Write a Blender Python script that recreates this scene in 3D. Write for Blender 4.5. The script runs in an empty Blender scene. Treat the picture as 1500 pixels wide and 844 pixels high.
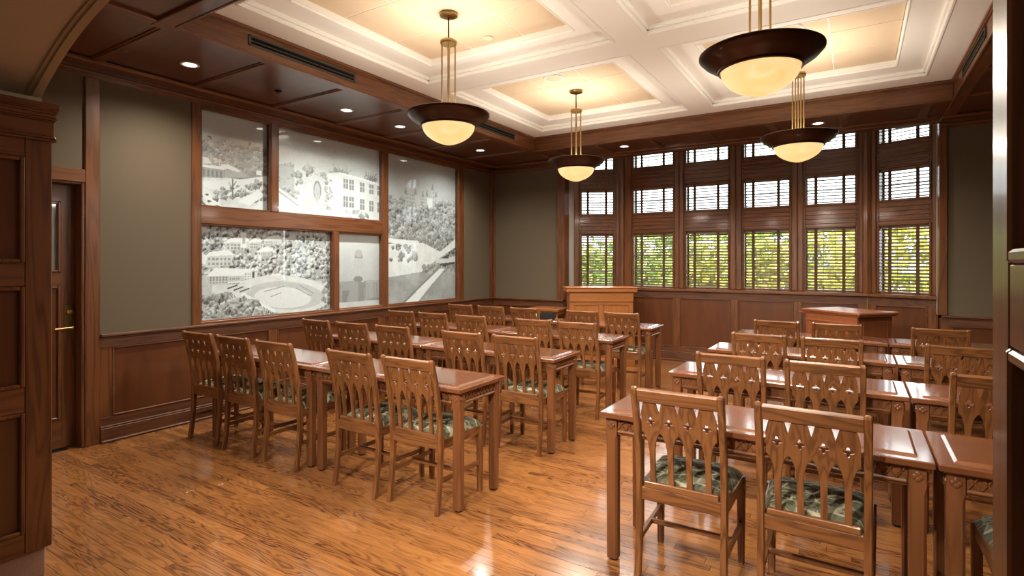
import bpy, bmesh, math, random
import numpy as np
from mathutils import Matrix, Vector

SC = bpy.context.scene
COL = SC.collection
PI = math.pi
random.seed(7)

# ------------------------------------------------------------------ camera
CAM_H = 1.47
F_PX, CX_PX, HORIZON_PX = 802.0, 750.0, 385.0
YAW = math.atan(504.0 / 802.0)
cam_data = bpy.data.cameras.new('camera')
cam = bpy.data.objects.new('camera', cam_data)
COL.objects.link(cam)
cam.location = (0, 0, CAM_H)
cam.rotation_euler = (PI / 2, 0, YAW)
cam_data.sensor_width = 36.0
cam_data.sensor_fit = 'HORIZONTAL'
cam_data.lens = F_PX / 1500.0 * 36.0
cam_data.shift_y = -(422.0 - HORIZON_PX) / 1500.0
cam_data.clip_start = 0.02
cam_data.clip_end = 500
SC.camera = cam

# ------------------------------------------------------------------ world, sun, exposure
SC.view_settings.view_transform = 'Standard'
SC.view_settings.look = 'None'
SC.view_settings.exposure = 0.12
SC.view_settings.gamma = 1.0
SC.view_settings.use_curve_mapping = False
world = bpy.data.worlds.new('overcast_sky')
SC.world = world
world.use_nodes = True
wn = world.node_tree
bg = wn.nodes['Background']
bg.inputs['Color'].default_value = (0.93, 0.97, 1.0, 1)
bg.inputs['Strength'].default_value = 6.0

sun_d = bpy.data.lights.new('sun', 'SUN')
sun_d.energy = 15.0
sun_d.angle = math.radians(2)
sun_d.color = (1.0, 0.93, 0.8)
sun = bpy.data.objects.new('sun', sun_d)
COL.objects.link(sun)
sun.rotation_euler = (math.radians(48), 0, math.radians(-25))

WARM = (1.0, 0.90, 0.76)
P_PENDANT_DOWN = 38.0
P_PENDANT_UP = 18.5
P_DOWNLIGHT = 140.0
P_NEAR_SPOT = 60.0
P_HALL = 5.0
P_HALL_SPOT = 320.0


def lamp(name, kind, loc, power, color=WARM, radius=0.05, rot=None, spot=None, blend=0.6):
    d = bpy.data.lights.new(name, kind)
    d.energy = power
    d.color = color
    if kind != 'AREA':
        d.shadow_soft_size = radius
    if spot:
        d.spot_size = math.radians(spot)
        d.spot_blend = blend
    if kind == 'AREA':
        d.shape = 'DISK'
        d.size = radius * 2
    o = bpy.data.objects.new(name, d)
    COL.objects.link(o)
    o.location = loc
    if rot:
        o.rotation_euler = rot
    return o


# ------------------------------------------------------------------ mesh helpers
class MB:
    """collects boxes, sweeps and lathes; build() links them as one mesh object"""

    def __init__(self):
        self.v = []
        self.f = []

    def add(self, vs, fs, M=None):
        b = len(self.v)
        if M is not None:
            vs = [tuple(M @ Vector(p)) for p in vs]
        self.v += [tuple(p) for p in vs]
        self.f += [tuple(i + b for i in f) for f in fs]
        return self

    def box(self, x0, x1, y0, y1, z0, z1, b=0.0, M=None):
        x0, x1 = min(x0, x1), max(x0, x1)
        y0, y1 = min(y0, y1), max(y0, y1)
        z0, z1 = min(z0, z1), max(z0, z1)
        if b <= 0:
            vs = [(x, y, z) for x in (x0, x1) for y in (y0, y1) for z in (z0, z1)]
            fs = [(0, 1, 3, 2), (4, 6, 7, 5), (0, 4, 5, 1), (2, 3, 7, 6), (0, 2, 6, 4), (1, 5, 7, 3)]
            return self.add(vs, fs, M)
        b = min(b, (x1 - x0) * .45, (y1 - y0) * .45, (z1 - z0) * .45)
        lo, hi = (x0, y0, z0), (x1, y1, z1)
        vs, idx = [], {}
        for sx in (0, 1):
            for sy in (0, 1):
                for sz in (0, 1):
                    sgn = (sx, sy, sz)
                    for a in range(3):
                        p = [0, 0, 0]
                        for k in range(3):
                            e = hi[k] if sgn[k] else lo[k]
                            if k != a:
                                e += -b if sgn[k] else b
                            p[k] = e
                        idx[(sgn, a)] = len(vs)
                        vs.append(tuple(p))
        fs = []
        for a in range(3):
            o1, o2 = [k for k in range(3) if k != a]
            for s_ in (0, 1):
                q = []
                for (i, j) in ((0, 0), (1, 0), (1, 1), (0, 1)):
                    t = [0, 0, 0]
                    t[a] = s_
                    t[o1] = i
                    t[o2] = j
                    q.append(idx[(tuple(t), a)])
                fs.append(tuple(q))
            for i in (0, 1):
                for j in (0, 1):
                    t0 = [0, 0, 0]
                    t0[o1] = i
                    t0[o2] = j
                    t1 = list(t0)
                    t1[a] = 1
                    fs.append((idx[(tuple(t0), o1)], idx[(tuple(t0), o2)], idx[(tuple(t1), o2)], idx[(tuple(t1), o1)]))
        for sx in (0, 1):
            for sy in (0, 1):
                for sz in (0, 1):
                    fs.append(tuple(idx[((sx, sy, sz), a)] for a in range(3)))
        return self.add(vs, fs, M)

    def sweep(self, rings, M=None, cap=True):
        """rings: list of equal-length point loops"""
        n = len(rings[0])
        vs = [p for r in rings for p in r]
        fs = []
        for i in range(len(rings) - 1):
            for k in range(n):
                k2 = (k + 1) % n
                fs.append((i * n + k, i * n + k2, (i + 1) * n + k2, (i + 1) * n + k))
        if cap:
            fs.append(tuple(range(n)))
            fs.append(tuple((len(rings) - 1) * n + k for k in range(n)))
        return self.add(vs, fs, M)

    def lathe(self, prof, n=32, M=None):
        rings = []
        for (r, z) in prof:
            rings.append([(max(r, 1e-4) * math.cos(2 * PI * k / n), max(r, 1e-4) * math.sin(2 * PI * k / n), z) for k in range(n)])
        return self.sweep(rings, M)

    def tube(self, p0, p1, r, n=8, M=None):
        p0, p1 = Vector(p0), Vector(p1)
        d = (p1 - p0).normalized()
        u = d.orthogonal().normalized()
        w = d.cross(u)
        rings = [[tuple(p + u * r * math.cos(2 * PI * k / n) + w * r * math.sin(2 * PI * k / n)) for k in range(n)] for p in (p0, p1)]
        return self.sweep(rings, M)

    def bar(self, p0, p1, w, h, up=(0, 0, 1), M=None):
        """rectangular bar from p0 to p1, width w sideways, h along up"""
        p0, p1 = Vector(p0), Vector(p1)
        d = (p1 - p0).normalized()
        s = d.cross(Vector(up)).normalized()
        u = s.cross(d)
        rings = [[tuple(p + s * w * a + u * h * b) for a, b in ((-.5, -.5), (.5, -.5), (.5, .5), (-.5, .5))] for p in (p0, p1)]
        return self.sweep(rings, M)

    def poly(self, outer, y0, y1, holes=(), M=None):
        """outline in (x, z), extruded from y0 to y1"""
        bm = bmesh.new()
        loops = []
        for lp in [outer] + list(holes):
            vv = [bm.verts.new((p[0], 0, p[1])) for p in lp]
            es = [bm.edges.new((vv[i], vv[(i + 1) % len(vv)])) for i in range(len(vv))]
            loops.append([v for v in vv])
        bmesh.ops.triangle_fill(bm, use_beauty=True, use_dissolve=False, edges=bm.edges[:])
        bm.verts.index_update()
        vs = [(v.co.x, y0, v.co.z) for v in bm.verts] + [(v.co.x, y1, v.co.z) for v in bm.verts]
        n = len(bm.verts)
        fs = [tuple(v.index for v in f.verts) for f in bm.faces]
        fs += [tuple(v.index + n for v in f.verts) for f in bm.faces]
        for lp in loops:
            for i in range(len(lp)):
                a, b = lp[i].index, lp[(i + 1) % len(lp)].index
                fs.append((a, b, b + n, a + n))
        bm.free()
        return self.add(vs, fs, M)

    def mesh(self, name, mat, smooth=False):
        me = bpy.data.meshes.new(name)
        me.from_pydata(self.v, [], self.f)
        bm = bmesh.new()
        bm.from_mesh(me)
        bmesh.ops.recalc_face_normals(bm, faces=bm.faces[:])
        bm.to_mesh(me)
        bm.free()
        me.materials.append(mat)
        if smooth:
            for p in me.polygons:
                p.use_smooth = True
            try:
                me.set_sharp_from_angle(angle=math.radians(40))
            except Exception:
                pass
        return me

    def build(self, name, mat, parent=None, smooth=False):
        o = bpy.data.objects.new(name, self.mesh(name, mat, smooth))
        COL.objects.link(o)
        if parent is not None:
            o.parent = parent
        return o


def tag(o, label=None, cat=None, group=None, kind=None):
    if label:
        o['label'] = label
    if cat:
        o['category'] = cat
    if group:
        o['group'] = group
    if kind:
        o['kind'] = kind
    return o


def empty(name, loc=(0, 0, 0), rz=0.0):
    o = bpy.data.objects.new(name, None)
    COL.objects.link(o)
    o.location = loc
    o.rotation_euler = (0, 0, rz)
    o.empty_display_size = 0.1
    return o


def struct(name, loc=(0, 0, 0)):
    o = empty(name, loc)
    o['kind'] = 'structure'
    return o


def copy_tree(o, parent=None):
    c = o.copy()
    COL.objects.link(c)
    if parent is not None:
        c.parent = parent
    for ch in KIDS.get(o.name, []):
        copy_tree(ch, c)
    return c


KIDS = {}


def remember(o):
    """stores the children of a prototype (one look-up instead of many)"""
    KIDS[o.name] = list(o.children)
    for ch in o.children:
        remember(ch)


def inst(me, name, parent, M=None, loc=None):
    o = bpy.data.objects.new(name, me)
    COL.objects.link(o)
    o.parent = parent
    if M is not None:
        o.matrix_local = M
    if loc is not None:
        o.location = loc
    return o


# ------------------------------------------------------------------ materials
def new_mat(name):
    m = bpy.data.materials.new(name)
    m.use_nodes = True
    nt = m.node_tree
    return m, nt, nt.nodes['Principled BSDF']


def plain(name, col, rough=0.5, metal=0.0, noise=0.0, bump=0.0, scale=40, spec=0.5, coat=0.0):
    m, nt, b = new_mat(name)
    b.inputs['Roughness'].default_value = rough
    b.inputs['Metallic'].default_value = metal
    b.inputs['Specular IOR Level'].default_value = spec
    b.inputs['Coat Weight'].default_value = coat
    tc = nt.nodes.new('ShaderNodeTexCoord')
    nz = nt.nodes.new('ShaderNodeTexNoise')
    nz.inputs['Scale'].default_value = scale
    nz.inputs['Detail'].default_value = 4
    nt.links.new(tc.outputs['Object'], nz.inputs['Vector'])
    mx = nt.nodes.new('ShaderNodeMix')
    mx.data_type = 'RGBA'
    mx.inputs[6].default_value = tuple(c * (1 - noise) for c in col) + (1,)
    mx.inputs[7].default_value = tuple(min(1, c * (1 + noise)) for c in col) + (1,)
    nt.links.new(nz.outputs['Fac'], mx.inputs[0])
    nt.links.new(mx.outputs[2], b.inputs['Base Color'])
    if bump > 0:
        bp = nt.nodes.new('ShaderNodeBump')
        bp.inputs['Strength'].default_value = bump
        bp.inputs['Distance'].default_value = 0.002
        nt.links.new(nz.outputs['Fac'], bp.inputs['Height'])
        nt.links.new(bp.outputs['Normal'], b.inputs['Normal'])
    return m


def ramp(nt, stops):
    r = nt.nodes.new('ShaderNodeValToRGB')
    cr = r.color_ramp
    while len(cr.elements) > 1:
        cr.elements.remove(cr.elements[-1])
    cr.elements[0].position = stops[0][0]
    cr.elements[0].color = stops[0][1] + (1,)
    for p, c in stops[1:]:
        e = cr.elements.new(p)
        e.color = c + (1,)
    return r


def math_node(nt, op, a, b=None):
    n = nt.nodes.new('ShaderNodeMath')
    n.operation = op
    for i, x in enumerate((a, b)):
        if x is None:
            continue
        if isinstance(x, (int, float)):
            n.inputs[i].default_value = x
        else:
            nt.links.new(x, n.inputs[i])
    return n.outputs[0]


def wood(name, light, dark, axis='X', rings=9.0, rough=0.32, coat=0.25, contrast=1.0, along=0.9, across=9.0, pores=0.35, floor=False, bump=.12, coat_ior=1.5):
    """oak: contour lines of a stretched noise give cathedral grain, a finer one gives pores"""
    m, nt, b = new_mat(name)
    L = nt.links
    if floor:
        src = nt.nodes.new('ShaderNodeNewGeometry').outputs['Position']
        at = nt.nodes.new('ShaderNodeAttribute')
        at.attribute_name = 'tone'
        rnd = at.outputs['Fac']
    else:
        src = nt.nodes.new('ShaderNodeTexCoord').outputs['Object']
        rnd = nt.nodes.new('ShaderNodeObjectInfo').outputs['Random']
    off = nt.nodes.new('ShaderNodeCombineXYZ')
    for i, k in enumerate((37.0, 23.0, 51.0)):
        L.new(math_node(nt, 'MULTIPLY', rnd, k), off.inputs[i])
    addv = nt.nodes.new('ShaderNodeVectorMath')
    addv.operation = 'ADD'
    L.new(src, addv.inputs[0])
    L.new(off.outputs[0], addv.inputs[1])
    ax = 'XYZ'.index(axis)

    def mapped(al, ac):
        mp = nt.nodes.new('ShaderNodeMapping')
        sc = [ac, ac, ac]
        sc[ax] = al
        mp.inputs['Scale'].default_value = sc
        L.new(addv.outputs[0], mp.inputs['Vector'])
        return mp.outputs[0]

    n1 = nt.nodes.new('ShaderNodeTexNoise')
    n1.inputs['Scale'].default_value = 1.0
    n1.inputs['Detail'].default_value = 2.2
    n1.inputs['Roughness'].default_value = 0.45
    n1.inputs['Distortion'].default_value = 0.25
    L.new(mapped(along, across), n1.inputs['Vector'])
    ph = math_node(nt, 'MULTIPLY', n1.outputs['Fac'], rings * 2 * PI)
    sn = math_node(nt, 'MULTIPLY', math_node(nt, 'ADD', math_node(nt, 'SINE', ph), 1.0), 0.5)
    sn = math_node(nt, 'POWER', sn, 1.6)
    n2 = nt.nodes.new('ShaderNodeTexNoise')
    n2.inputs['Scale'].default_value = 1.0
    n2.inputs['Detail'].default_value = 3
    L.new(mapped(7.0, 230.0), n2.inputs['Vector'])
    n3 = nt.nodes.new('ShaderNodeTexNoise')
    n3.inputs['Scale'].default_value = 1.0
    n3.inputs['Detail'].default_value = 2
    L.new(mapped(1.1, 3.0), n3.inputs['Vector'])
    v = math_node(nt, 'MULTIPLY', sn, 0.55 * contrast)
    v = math_node(nt, 'ADD', v, math_node(nt, 'MULTIPLY', n2.outputs['Fac'], pores))
    v = math_node(nt, 'ADD', v, math_node(nt, 'MULTIPLY', n3.outputs['Fac'], 0.25))
    v = math_node(nt, 'ADD', v, math_node(nt, 'MULTIPLY', rnd, 0.58 if floor else 0.16))
    v = math_node(nt, 'SUBTRACT', v, 0.33 if floor else 0.22)
    r = ramp(nt, [(0.0, light), (0.5, tuple((a * .62 + d * .38) for a, d in zip(light, dark))), (1.0, dark)])
    L.new(v, r.inputs['Fac'])
    L.new(r.outputs['Color'], b.inputs['Base Color'])
    b.inputs['Roughness'].default_value = rough
    b.inputs['Coat Weight'].default_value = coat
    b.inputs['Coat Roughness'].default_value = 0.10
    b.inputs['Coat IOR'].default_value = coat_ior
    bp = nt.nodes.new('ShaderNodeBump')
    bp.inputs['Strength'].default_value = bump
    bp.inputs['Distance'].default_value = 0.0015
    bp.invert = True
    L.new(v, bp.inputs['Height'])
    L.new(bp.outputs['Normal'], b.inputs['Normal'])
    return m


WOODS = {}
SPEC = {
    'base': dict(light=(.150, .053, .019), dark=(.040, .013, .006), rings=6, rough=.55, coat=.0, across=11, contrast=.9),
    'tabletop': dict(light=(.195, .066, .025), dark=(.090, .028, .011), rings=4, rough=.25, coat=1.0, contrast=.45, across=7, pores=.2, bump=.02, coat_ior=2.0),
    'chair': dict(light=(.250, .098, .031), dark=(.066, .022, .008), rings=7, rough=.36, coat=.15, along=1.6, across=16),
    'table': dict(light=(.215, .080, .028), dark=(.075, .024, .009), rings=5, rough=.33, coat=.2, contrast=.75, across=10),
    'trim': dict(light=(.175, .062, .019), dark=(.042, .013, .005), rings=6, rough=.34, coat=.2, across=11, contrast=.9),
    'panel': dict(light=(.125, .042, .015), dark=(.048, .015, .007), rings=4, rough=.30, coat=.3, across=5, contrast=.6),
    'podium': dict(light=(.40, .150, .042), dark=(.20, .066, .018), rings=5, rough=.34, coat=.2, contrast=.6),
    'red': dict(light=(.27, .085, .032), dark=(.12, .034, .014), rings=4, rough=.3, coat=.3, contrast=.5),
}


def W(kind, axis='X'):
    k = (kind, axis)
    if k not in WOODS:
        WOODS[k] = wood('oak_%s_%s' % (kind, axis.lower()), axis=axis, **SPEC[kind])
    return WOODS[k]


M_FLOOR = wood('oak_floor', (.36, .150, .045), (.090, .028, .009), axis='X', rings=13, rough=.22, coat=.4, contrast=.85,
               along=1.5, across=13, pores=.30, floor=True, bump=.06)
M_GREEN = plain('olive_wall_fabric', (.122, .095, .061), rough=.85, noise=.06, bump=.15, scale=260)
M_CREAM = plain('cream_plaster', (.85, .83, .78), rough=.75, noise=.015, scale=6)
M_TILE = plain('tan_ceiling_tile', (.62, .485, .335), rough=.9, noise=.03, scale=9, bump=.1)
M_GRID = plain('white_tile_grid', (.86, .84, .78), rough=.5)
M_BEIGE = plain('beige_arch_plaster', (.50, .43, .34), rough=.7, noise=.03, scale=5)
M_STONE = plain('speckled_stone_plinth', (.34, .20, .145), rough=.55, noise=.25, scale=130)
M_RETURN = plain('grey_painted_return', (.50, .50, .47), rough=.35, noise=.02)
M_DARK = plain('dark_underlay', (.02, .012, .008), rough=.9)
M_BRONZE = plain('dark_bronze', (.055, .026, .016), rough=.30, metal=.75, noise=.15, scale=12)
M_BRASS = plain('aged_brass', (.42, .28, .11), rough=.30, metal=.95, noise=.1, scale=20)
M_GREYMETAL = plain('grey_vent_metal', (.085, .075, .062), rough=.45, metal=.6)
M_BLACK = plain('black_plastic', (.010, .010, .010), rough=.9, spec=.1)
M_WHITE = plain('white_enamel', (.82, .81, .78), rough=.4)
M_TAPE = plain('brown_ladder_tape', (.085, .042, .024), rough=.9)
M_SLAT = wood('oak_slat', (.20, .105, .060), (.10, .048, .026), axis='X', rings=4, rough=.35, coat=.2, contrast=.4)
M_RUBBER = plain('black_glide', (.01, .009, .008), rough=.6)
M_BARK = plain('tree_bark', (.10, .075, .05), rough=.9, noise=.3, scale=8)

# frosted, lit bowl glass
M_BOWL, nt, b = new_mat('alabaster_bowl')
b.inputs['Base Color'].default_value = (.75, .60, .36, 1)
b.inputs['Roughness'].default_value = .25
tc = nt.nodes.new('ShaderNodeTexCoord')
mp = nt.nodes.new('ShaderNodeMapping')
mp.inputs['Scale'].default_value = (7, 7, 14)
nz = nt.nodes.new('ShaderNodeTexNoise')
nz.inputs['Scale'].default_value = 1.0
nz.inputs['Detail'].default_value = 4
nz.inputs['Distortion'].default_value = 1.2
nt.links.new(tc.outputs['Object'], mp.inputs['Vector'])
nt.links.new(mp.outputs[0], nz.inputs['Vector'])
rp = ramp(nt, [(0.25, (1.0, .60, .21)), (0.5, (1.0, .71, .31)), (0.75, (1.0, .80, .42))])
nt.links.new(nz.outputs['Fac'], rp.inputs['Fac'])
nt.links.new(rp.outputs['Color'], b.inputs['Emission Color'])
b.inputs['Emission Strength'].default_value = 0.85

M_LENS, nt, b = new_mat('lit_downlight_lens')
b.inputs['Emission Color'].default_value = (1, .93, .78, 1)
b.inputs['Emission Strength'].default_value = 6.0

# window glass
M_GLASS, nt, b = new_mat('window_glass')
nt.nodes.remove(b)
out = [n for n in nt.nodes if n.type == 'OUTPUT_MATERIAL'][0]
tr = nt.nodes.new('ShaderNodeBsdfTransparent')
tr.inputs['Color'].default_value = (.93, .96, .95, 1)
gl = nt.nodes.new('ShaderNodeBsdfGlossy')
gl.inputs['Roughness'].default_value = .02
fr = nt.nodes.new('ShaderNodeFresnel')
fr.inputs['IOR'].default_value = 1.45
ms = nt.nodes.new('ShaderNodeMixShader')
nt.links.new(fr.outputs[0], ms.inputs[0])
nt.links.new(tr.outputs[0], ms.inputs[1])
nt.links.new(gl.outputs[0], ms.inputs[2])
nt.links.new(ms.outputs[0], out.inputs['Surface'])

# printed glass of the photo murals: the print is a colour attribute
M_PRINT, nt, b = new_mat('printed_mural_glass')
at = nt.nodes.new('ShaderNodeAttribute')
at.attribute_name = 'print'
nt.links.new(at.outputs['Color'], b.inputs['Base Color'])
b.inputs['Roughness'].default_value = .5
b.inputs['Coat Weight'].default_value = 1.0
b.inputs['Coat Roughness'].default_value = .02
b.inputs['Coat IOR'].default_value = 1.8

# seat fabric: dark olive ground, cream scallops and sprigs
M_SEAT, nt, b = new_mat('green_leaf_seat_fabric')
L = nt.links
tc = nt.nodes.new('ShaderNodeTexCoord')
mp = nt.nodes.new('ShaderNodeMapping')
mp.inputs['Scale'].default_value = (12, 15, 6)
L.new(tc.outputs['Object'], mp.inputs['Vector'])
vo = nt.nodes.new('ShaderNodeTexVoronoi')
vo.feature = 'DISTANCE_TO_EDGE'
vo.inputs['Scale'].default_value = 1.0
L.new(mp.outputs[0], vo.inputs['Vector'])
r1 = ramp(nt, [(0.0, (1, 1, 1)), (0.035, (.9, .9, .9)), (0.07, (0, 0, 0))])
L.new(vo.outputs['Distance'], r1.inputs['Fac'])
n1 = nt.nodes.new('ShaderNodeTexNoise')
n1.inputs['Scale'].default_value = 34
n1.inputs['Detail'].default_value = 5
n1.inputs['Distortion'].default_value = 2.0
L.new(tc.outputs['Object'], n1.inputs['Vector'])
r2 = ramp(nt, [(0.35, (.060, .060, .032)), (0.5, (.11, .11, .064)), (0.60, (.18, .18, .11)), (0.68, (.25, .25, .17))])
L.new(n1.outputs['Fac'], r2.inputs['Fac'])
mx = nt.nodes.new('ShaderNodeMix')
mx.data_type = 'RGBA'
L.new(r1.outputs['Color'], mx.inputs[0])
L.new(r2.outputs['Color'], mx.inputs[6])
mx.inputs[7].default_value = (.42, .38, .26, 1)
L.new(mx.outputs[2], b.inputs['Base Color'])
b.inputs['Roughness'].default_value = .8
n3 = nt.nodes.new('ShaderNodeTexNoise')
n3.inputs['Scale'].default_value = 420
L.new(tc.outputs['Object'], n3.inputs['Vector'])
bp = nt.nodes.new('ShaderNodeBump')
bp.inputs['Strength'].default_value = .35
bp.inputs['Distance'].default_value = .002
L.new(n3.outputs['Fac'], bp.inputs['Height'])
L.new(bp.outputs['Normal'], b.inputs['Normal'])


def leaf_mat(name, c0, c1):
    m, nt, b = new_mat(name)
    tc = nt.nodes.new('ShaderNodeTexCoord')
    nz = nt.nodes.new('ShaderNodeTexNoise')
    nz.inputs['Scale'].default_value = 2.5
    nz.inputs['Detail'].default_value = 6
    nt.links.new(tc.outputs['Object'], nz.inputs['Vector'])
    r = ramp(nt, [(0.3, c0), (0.7, c1)])
    nt.links.new(nz.outputs['Fac'], r.inputs['Fac'])
    nt.links.new(r.outputs['Color'], b.inputs['Base Color'])
    b.inputs['Roughness'].default_value = .6
    return m


M_LEAF = [leaf_mat('leaf_bright', (.14, .22, .02), (.42, .46, .05)),
          leaf_mat('leaf_yellow', (.22, .25, .02), (.58, .52, .06)),
          leaf_mat('leaf_deep', (.06, .13, .015), (.22, .32, .04))]
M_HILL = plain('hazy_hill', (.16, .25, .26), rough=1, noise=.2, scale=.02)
M_GROUND = plain('grass_ground', (.12, .17, .04), rough=1, noise=.3, scale=.5)

# ------------------------------------------------------------------ geometry constants
XL, XR = -5.20, 2.13            # finished faces of the side walls
YB = 7.66                       # back wall face
YA = 1.03                       # room side of the arched entry wall
ZS = 3.05                       # underside of wooden soffit ribs
ZC = 3.2475                     # underside of the plaster ceiling
BX0, BX1, BY0, BY1 = -3.87, 0.80, 1.91, 6.766   # plaster field inside the beams


def wallM(ox, oy, ux, uy, nx, ny):
    """local x runs along the wall, local y points into the room"""
    return Matrix(((ux, nx, 0, ox), (uy, ny, 0, oy), (0, 0, 1, 0), (0, 0, 0, 1)))


# ------------------------------------------------------------------ floor
floor = struct('floor')
fb = MB().box(XL - .3, XR + .3, YA - 1.2, 8.9, -0.12, -0.012)
fb.build('underlay', M_DARK, floor)


def projpx(x, y, z=0.0):
    s, c = math.sin(YAW), math.cos(YAW)
    d = -s * x + c * y
    if d < .05:
        return None
    return (CX_PX + F_PX * (c * x + s * y) / d, HORIZON_PX - F_PX * (z - CAM_H) / d)


PW = 0.0572
planks = []
y = 0.25
rr = random.Random(3)
while y < 8.32:
    x = XL - .05 - rr.random() * .8
    while x < XR:
        ln = rr.uniform(.45, 1.35)
        x1 = min(x + ln, XR + .03)
        x0 = max(x, XL - .05)
        # projected area (inside the frame) decides which planks are objects of their own
        ar = 0.0
        for k in range(6):
            xa = x0 + (x1 - x0) * (k + .5) / 6
            p, q = projpx(xa, y), projpx(xa, y + PW)
            e, g = projpx(xa - .05, y), projpx(xa + .05, y)
            if p and q and e and g and 70 < p[0] < 1460 and p[1] < 850:
                ar += abs((g[0] - e[0]) * (q[1] - p[1]) - (g[1] - e[1]) * (q[0] - p[0])) * (x1 - x0) / .6
        planks.append([ar, x0, x1, y, rr.random()])
        x = x + ln
    y += PW
planks.sort(key=lambda t: -t[0])


def plank_geo(x0, x1, y0):
    g, c = .0009, .0003
    a = [(x0 + g, y0 + g, -.012), (x1 - g, y0 + g, -.012), (x1 - g, y0 + PW - g, -.012), (x0 + g, y0 + PW - g, -.012)]
    m = [(p[0], p[1], -.0003) for p in a]
    t = [(x0 + g + c, y0 + g + c, 0), (x1 - g - c, y0 + g + c, 0), (x1 - g - c, y0 + PW - g - c, 0), (x0 + g + c, y0 + PW - g - c, 0)]
    vs = a + m + t
    fs = [(8, 9, 10, 11)]
    for i in range(4):
        j = (i + 1) % 4
        fs += [(i, j, j + 4, i + 4), (i + 4, j + 4, j + 8, i + 8)]
    return vs, fs


for ar, x0, x1, y0, tone in planks[:298]:
    vs, fs = plank_geo(x0, x1, y0)
    me = bpy.data.meshes.new('plank')
    me.from_pydata(vs, [], fs)
    me.materials.append(M_FLOOR)
    at = me.attributes.new('tone', 'FLOAT', 'FACE')
    at.data.foreach_set('value', [tone] * len(fs))
    o = bpy.data.objects.new('plank', me)
    COL.objects.link(o)
    o.parent = floor
vs_, fs_, tn_ = [], [], []
for ar, x0, x1, y0, tone in planks[298:]:
    vs, fs = plank_geo(x0, x1, y0)
    bidx = len(vs_)
    vs_ += vs
    fs_ += [tuple(i + bidx for i in f) for f in fs]
    tn_ += [tone] * len(fs)
me = bpy.data.meshes.new('far_planks')
me.from_pydata(vs_, [], fs_)
me.materials.append(M_FLOOR)
at = me.attributes.new('tone', 'FLOAT', 'FACE')
at.data.foreach_set('value', tn_)
o = bpy.data.objects.new('far_planks', me)
COL.objects.link(o)
o.parent = floor
o['kind'] = 'stuff'


# ------------------------------------------------------------------ panelled woodwork
def bead(mb, u0, u1, z0, z1, n0, n1, w=.012, M=None):
    """a moulding that runs round a panel"""
    c = .004
    mb.box(u0, u0 + w, n0, n1, z0, z1, c, M)
    mb.box(u1 - w, u1, n0, n1, z0, z1, c, M)
    mb.box(u0 + w, u1 - w, n0, n1, z0, z0 + w, c, M)
    mb.box(u0 + w, u1 - w, n0, n1, z1 - w, z1, c, M)


def wainscot(parent, M, u0, u1, stiles, ztop, zpt, zpb=.205, zbase=.118, cap=True, sw=.09, axis='Y', n=0.0):
    """stiles: centre positions of the inner stiles; face of stiles at n, panels recessed"""
    ax = axis
    t = W('base', ax)
    MB().box(u0, u1, n - .03, n + .020, 0, zbase, .004, M).box(u0, u1, n, n + .034, 0, .022, .008, M).build('baseboard', t, parent)
    MB().box(u0, u1, n - .03, n + .012, zbase, zbase + .016, .005, M).build('base_cap', t, parent)
    MB().box(u0, u1, n - .03, n, zbase + .01, zpb, .003, M).build('bottom_rail', t, parent)
    MB().box(u0, u1, n - .03, n, zpt, ztop, .003, M).build('top_rail', t, parent)
    edges = [u0] + list(stiles) + [u1]
    tz = W('trim', 'Z')
    for i, s_ in enumerate(edges):
        a, b_ = s_ - sw / 2, s_ + sw / 2
        if i == 0:
            a, b_ = u0, u0 + sw
        if i == len(edges) - 1:
            a, b_ = u1 - sw, u1
        MB().box(a, b_, n - .03, n - .0005, zpb, zpt, .003, M).build('stile', tz, parent)
    for i in range(len(edges) - 1):
        a = edges[i] + (sw if i == 0 else sw / 2)
        b_ = edges[i + 1] - (sw if i == len(edges) - 2 else sw / 2)
        if b_ - a < .05:
            continue
        p = MB().box(a - .004, b_ + .004, n - .034, n - .014, zpb - .004, zpt + .004, 0, M).build('panel', W('panel', 'Z'), parent)
        q = MB()
        bead(q, a, b_, zpb, zpt, n - .016, n + .003, .014, M)
        q.build('panel_moulding', t, p)
    if cap:
        MB().box(u0, u1, n - .03, n + .032, ztop, ztop + .024, .006, M).box(u0, u1, n - .03, n + .014, ztop - .018, ztop, .006, M).build('chair_rail', t, parent)


# --- left wall -----------------------------------------------------
wl = struct('wall_left')
MB().box(XL - .30, XL - .16, YA - .2, 8.9, 0, 3.5).build('backing', M_DARK, wl)
ML = wallM(XL, 0, 0, 1, 1, 0)
MB().box(1.983, 2.72, -.16, -.012, .86, 2.96, 0, ML).build('fabric_panel', M_GREEN, wl)
MB().box(6.85, YB + .02, -.16, -.012, .86, 2.96, 0, ML).build('fabric_panel', M_GREEN, wl)
MB().box(YA - .1, 1.90, -.16, -.012, 2.2, 2.96, 0, ML).build('fabric_panel', M_GREEN, wl)
MB().box(1.9, YB + .02, -.16, -.03, 0, .88, 0, ML).build('wainscot_backing', M_DARK, wl)
wainscot(wl, ML, 1.983, YB, [3.55, 5.1, 6.76], .865, .775, axis='Y')
# frieze under the soffit
MB().box(YA, YB, -.16, .0, 2.955, ZS + .02, .004, ML).box(YA, YB, -.02, .022, 2.99, 3.012, .008, ML) \
    .box(YA, YB, -.02, .16, 3.035, ZS + .02, .01, ML).build('frieze', W('trim', 'Y'), wl)
# door casing stile up to the frieze, corner post
MB().box(1.880, 1.983, -.16, .012, 0, 2.96, .006, ML).build('stile', W('trim', 'Z'), wl)
MB().box(YB - .075, YB, -.16, .02, .87, 2.96, .004, ML).build('corner_post', W('trim', 'Z'), wl)
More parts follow.
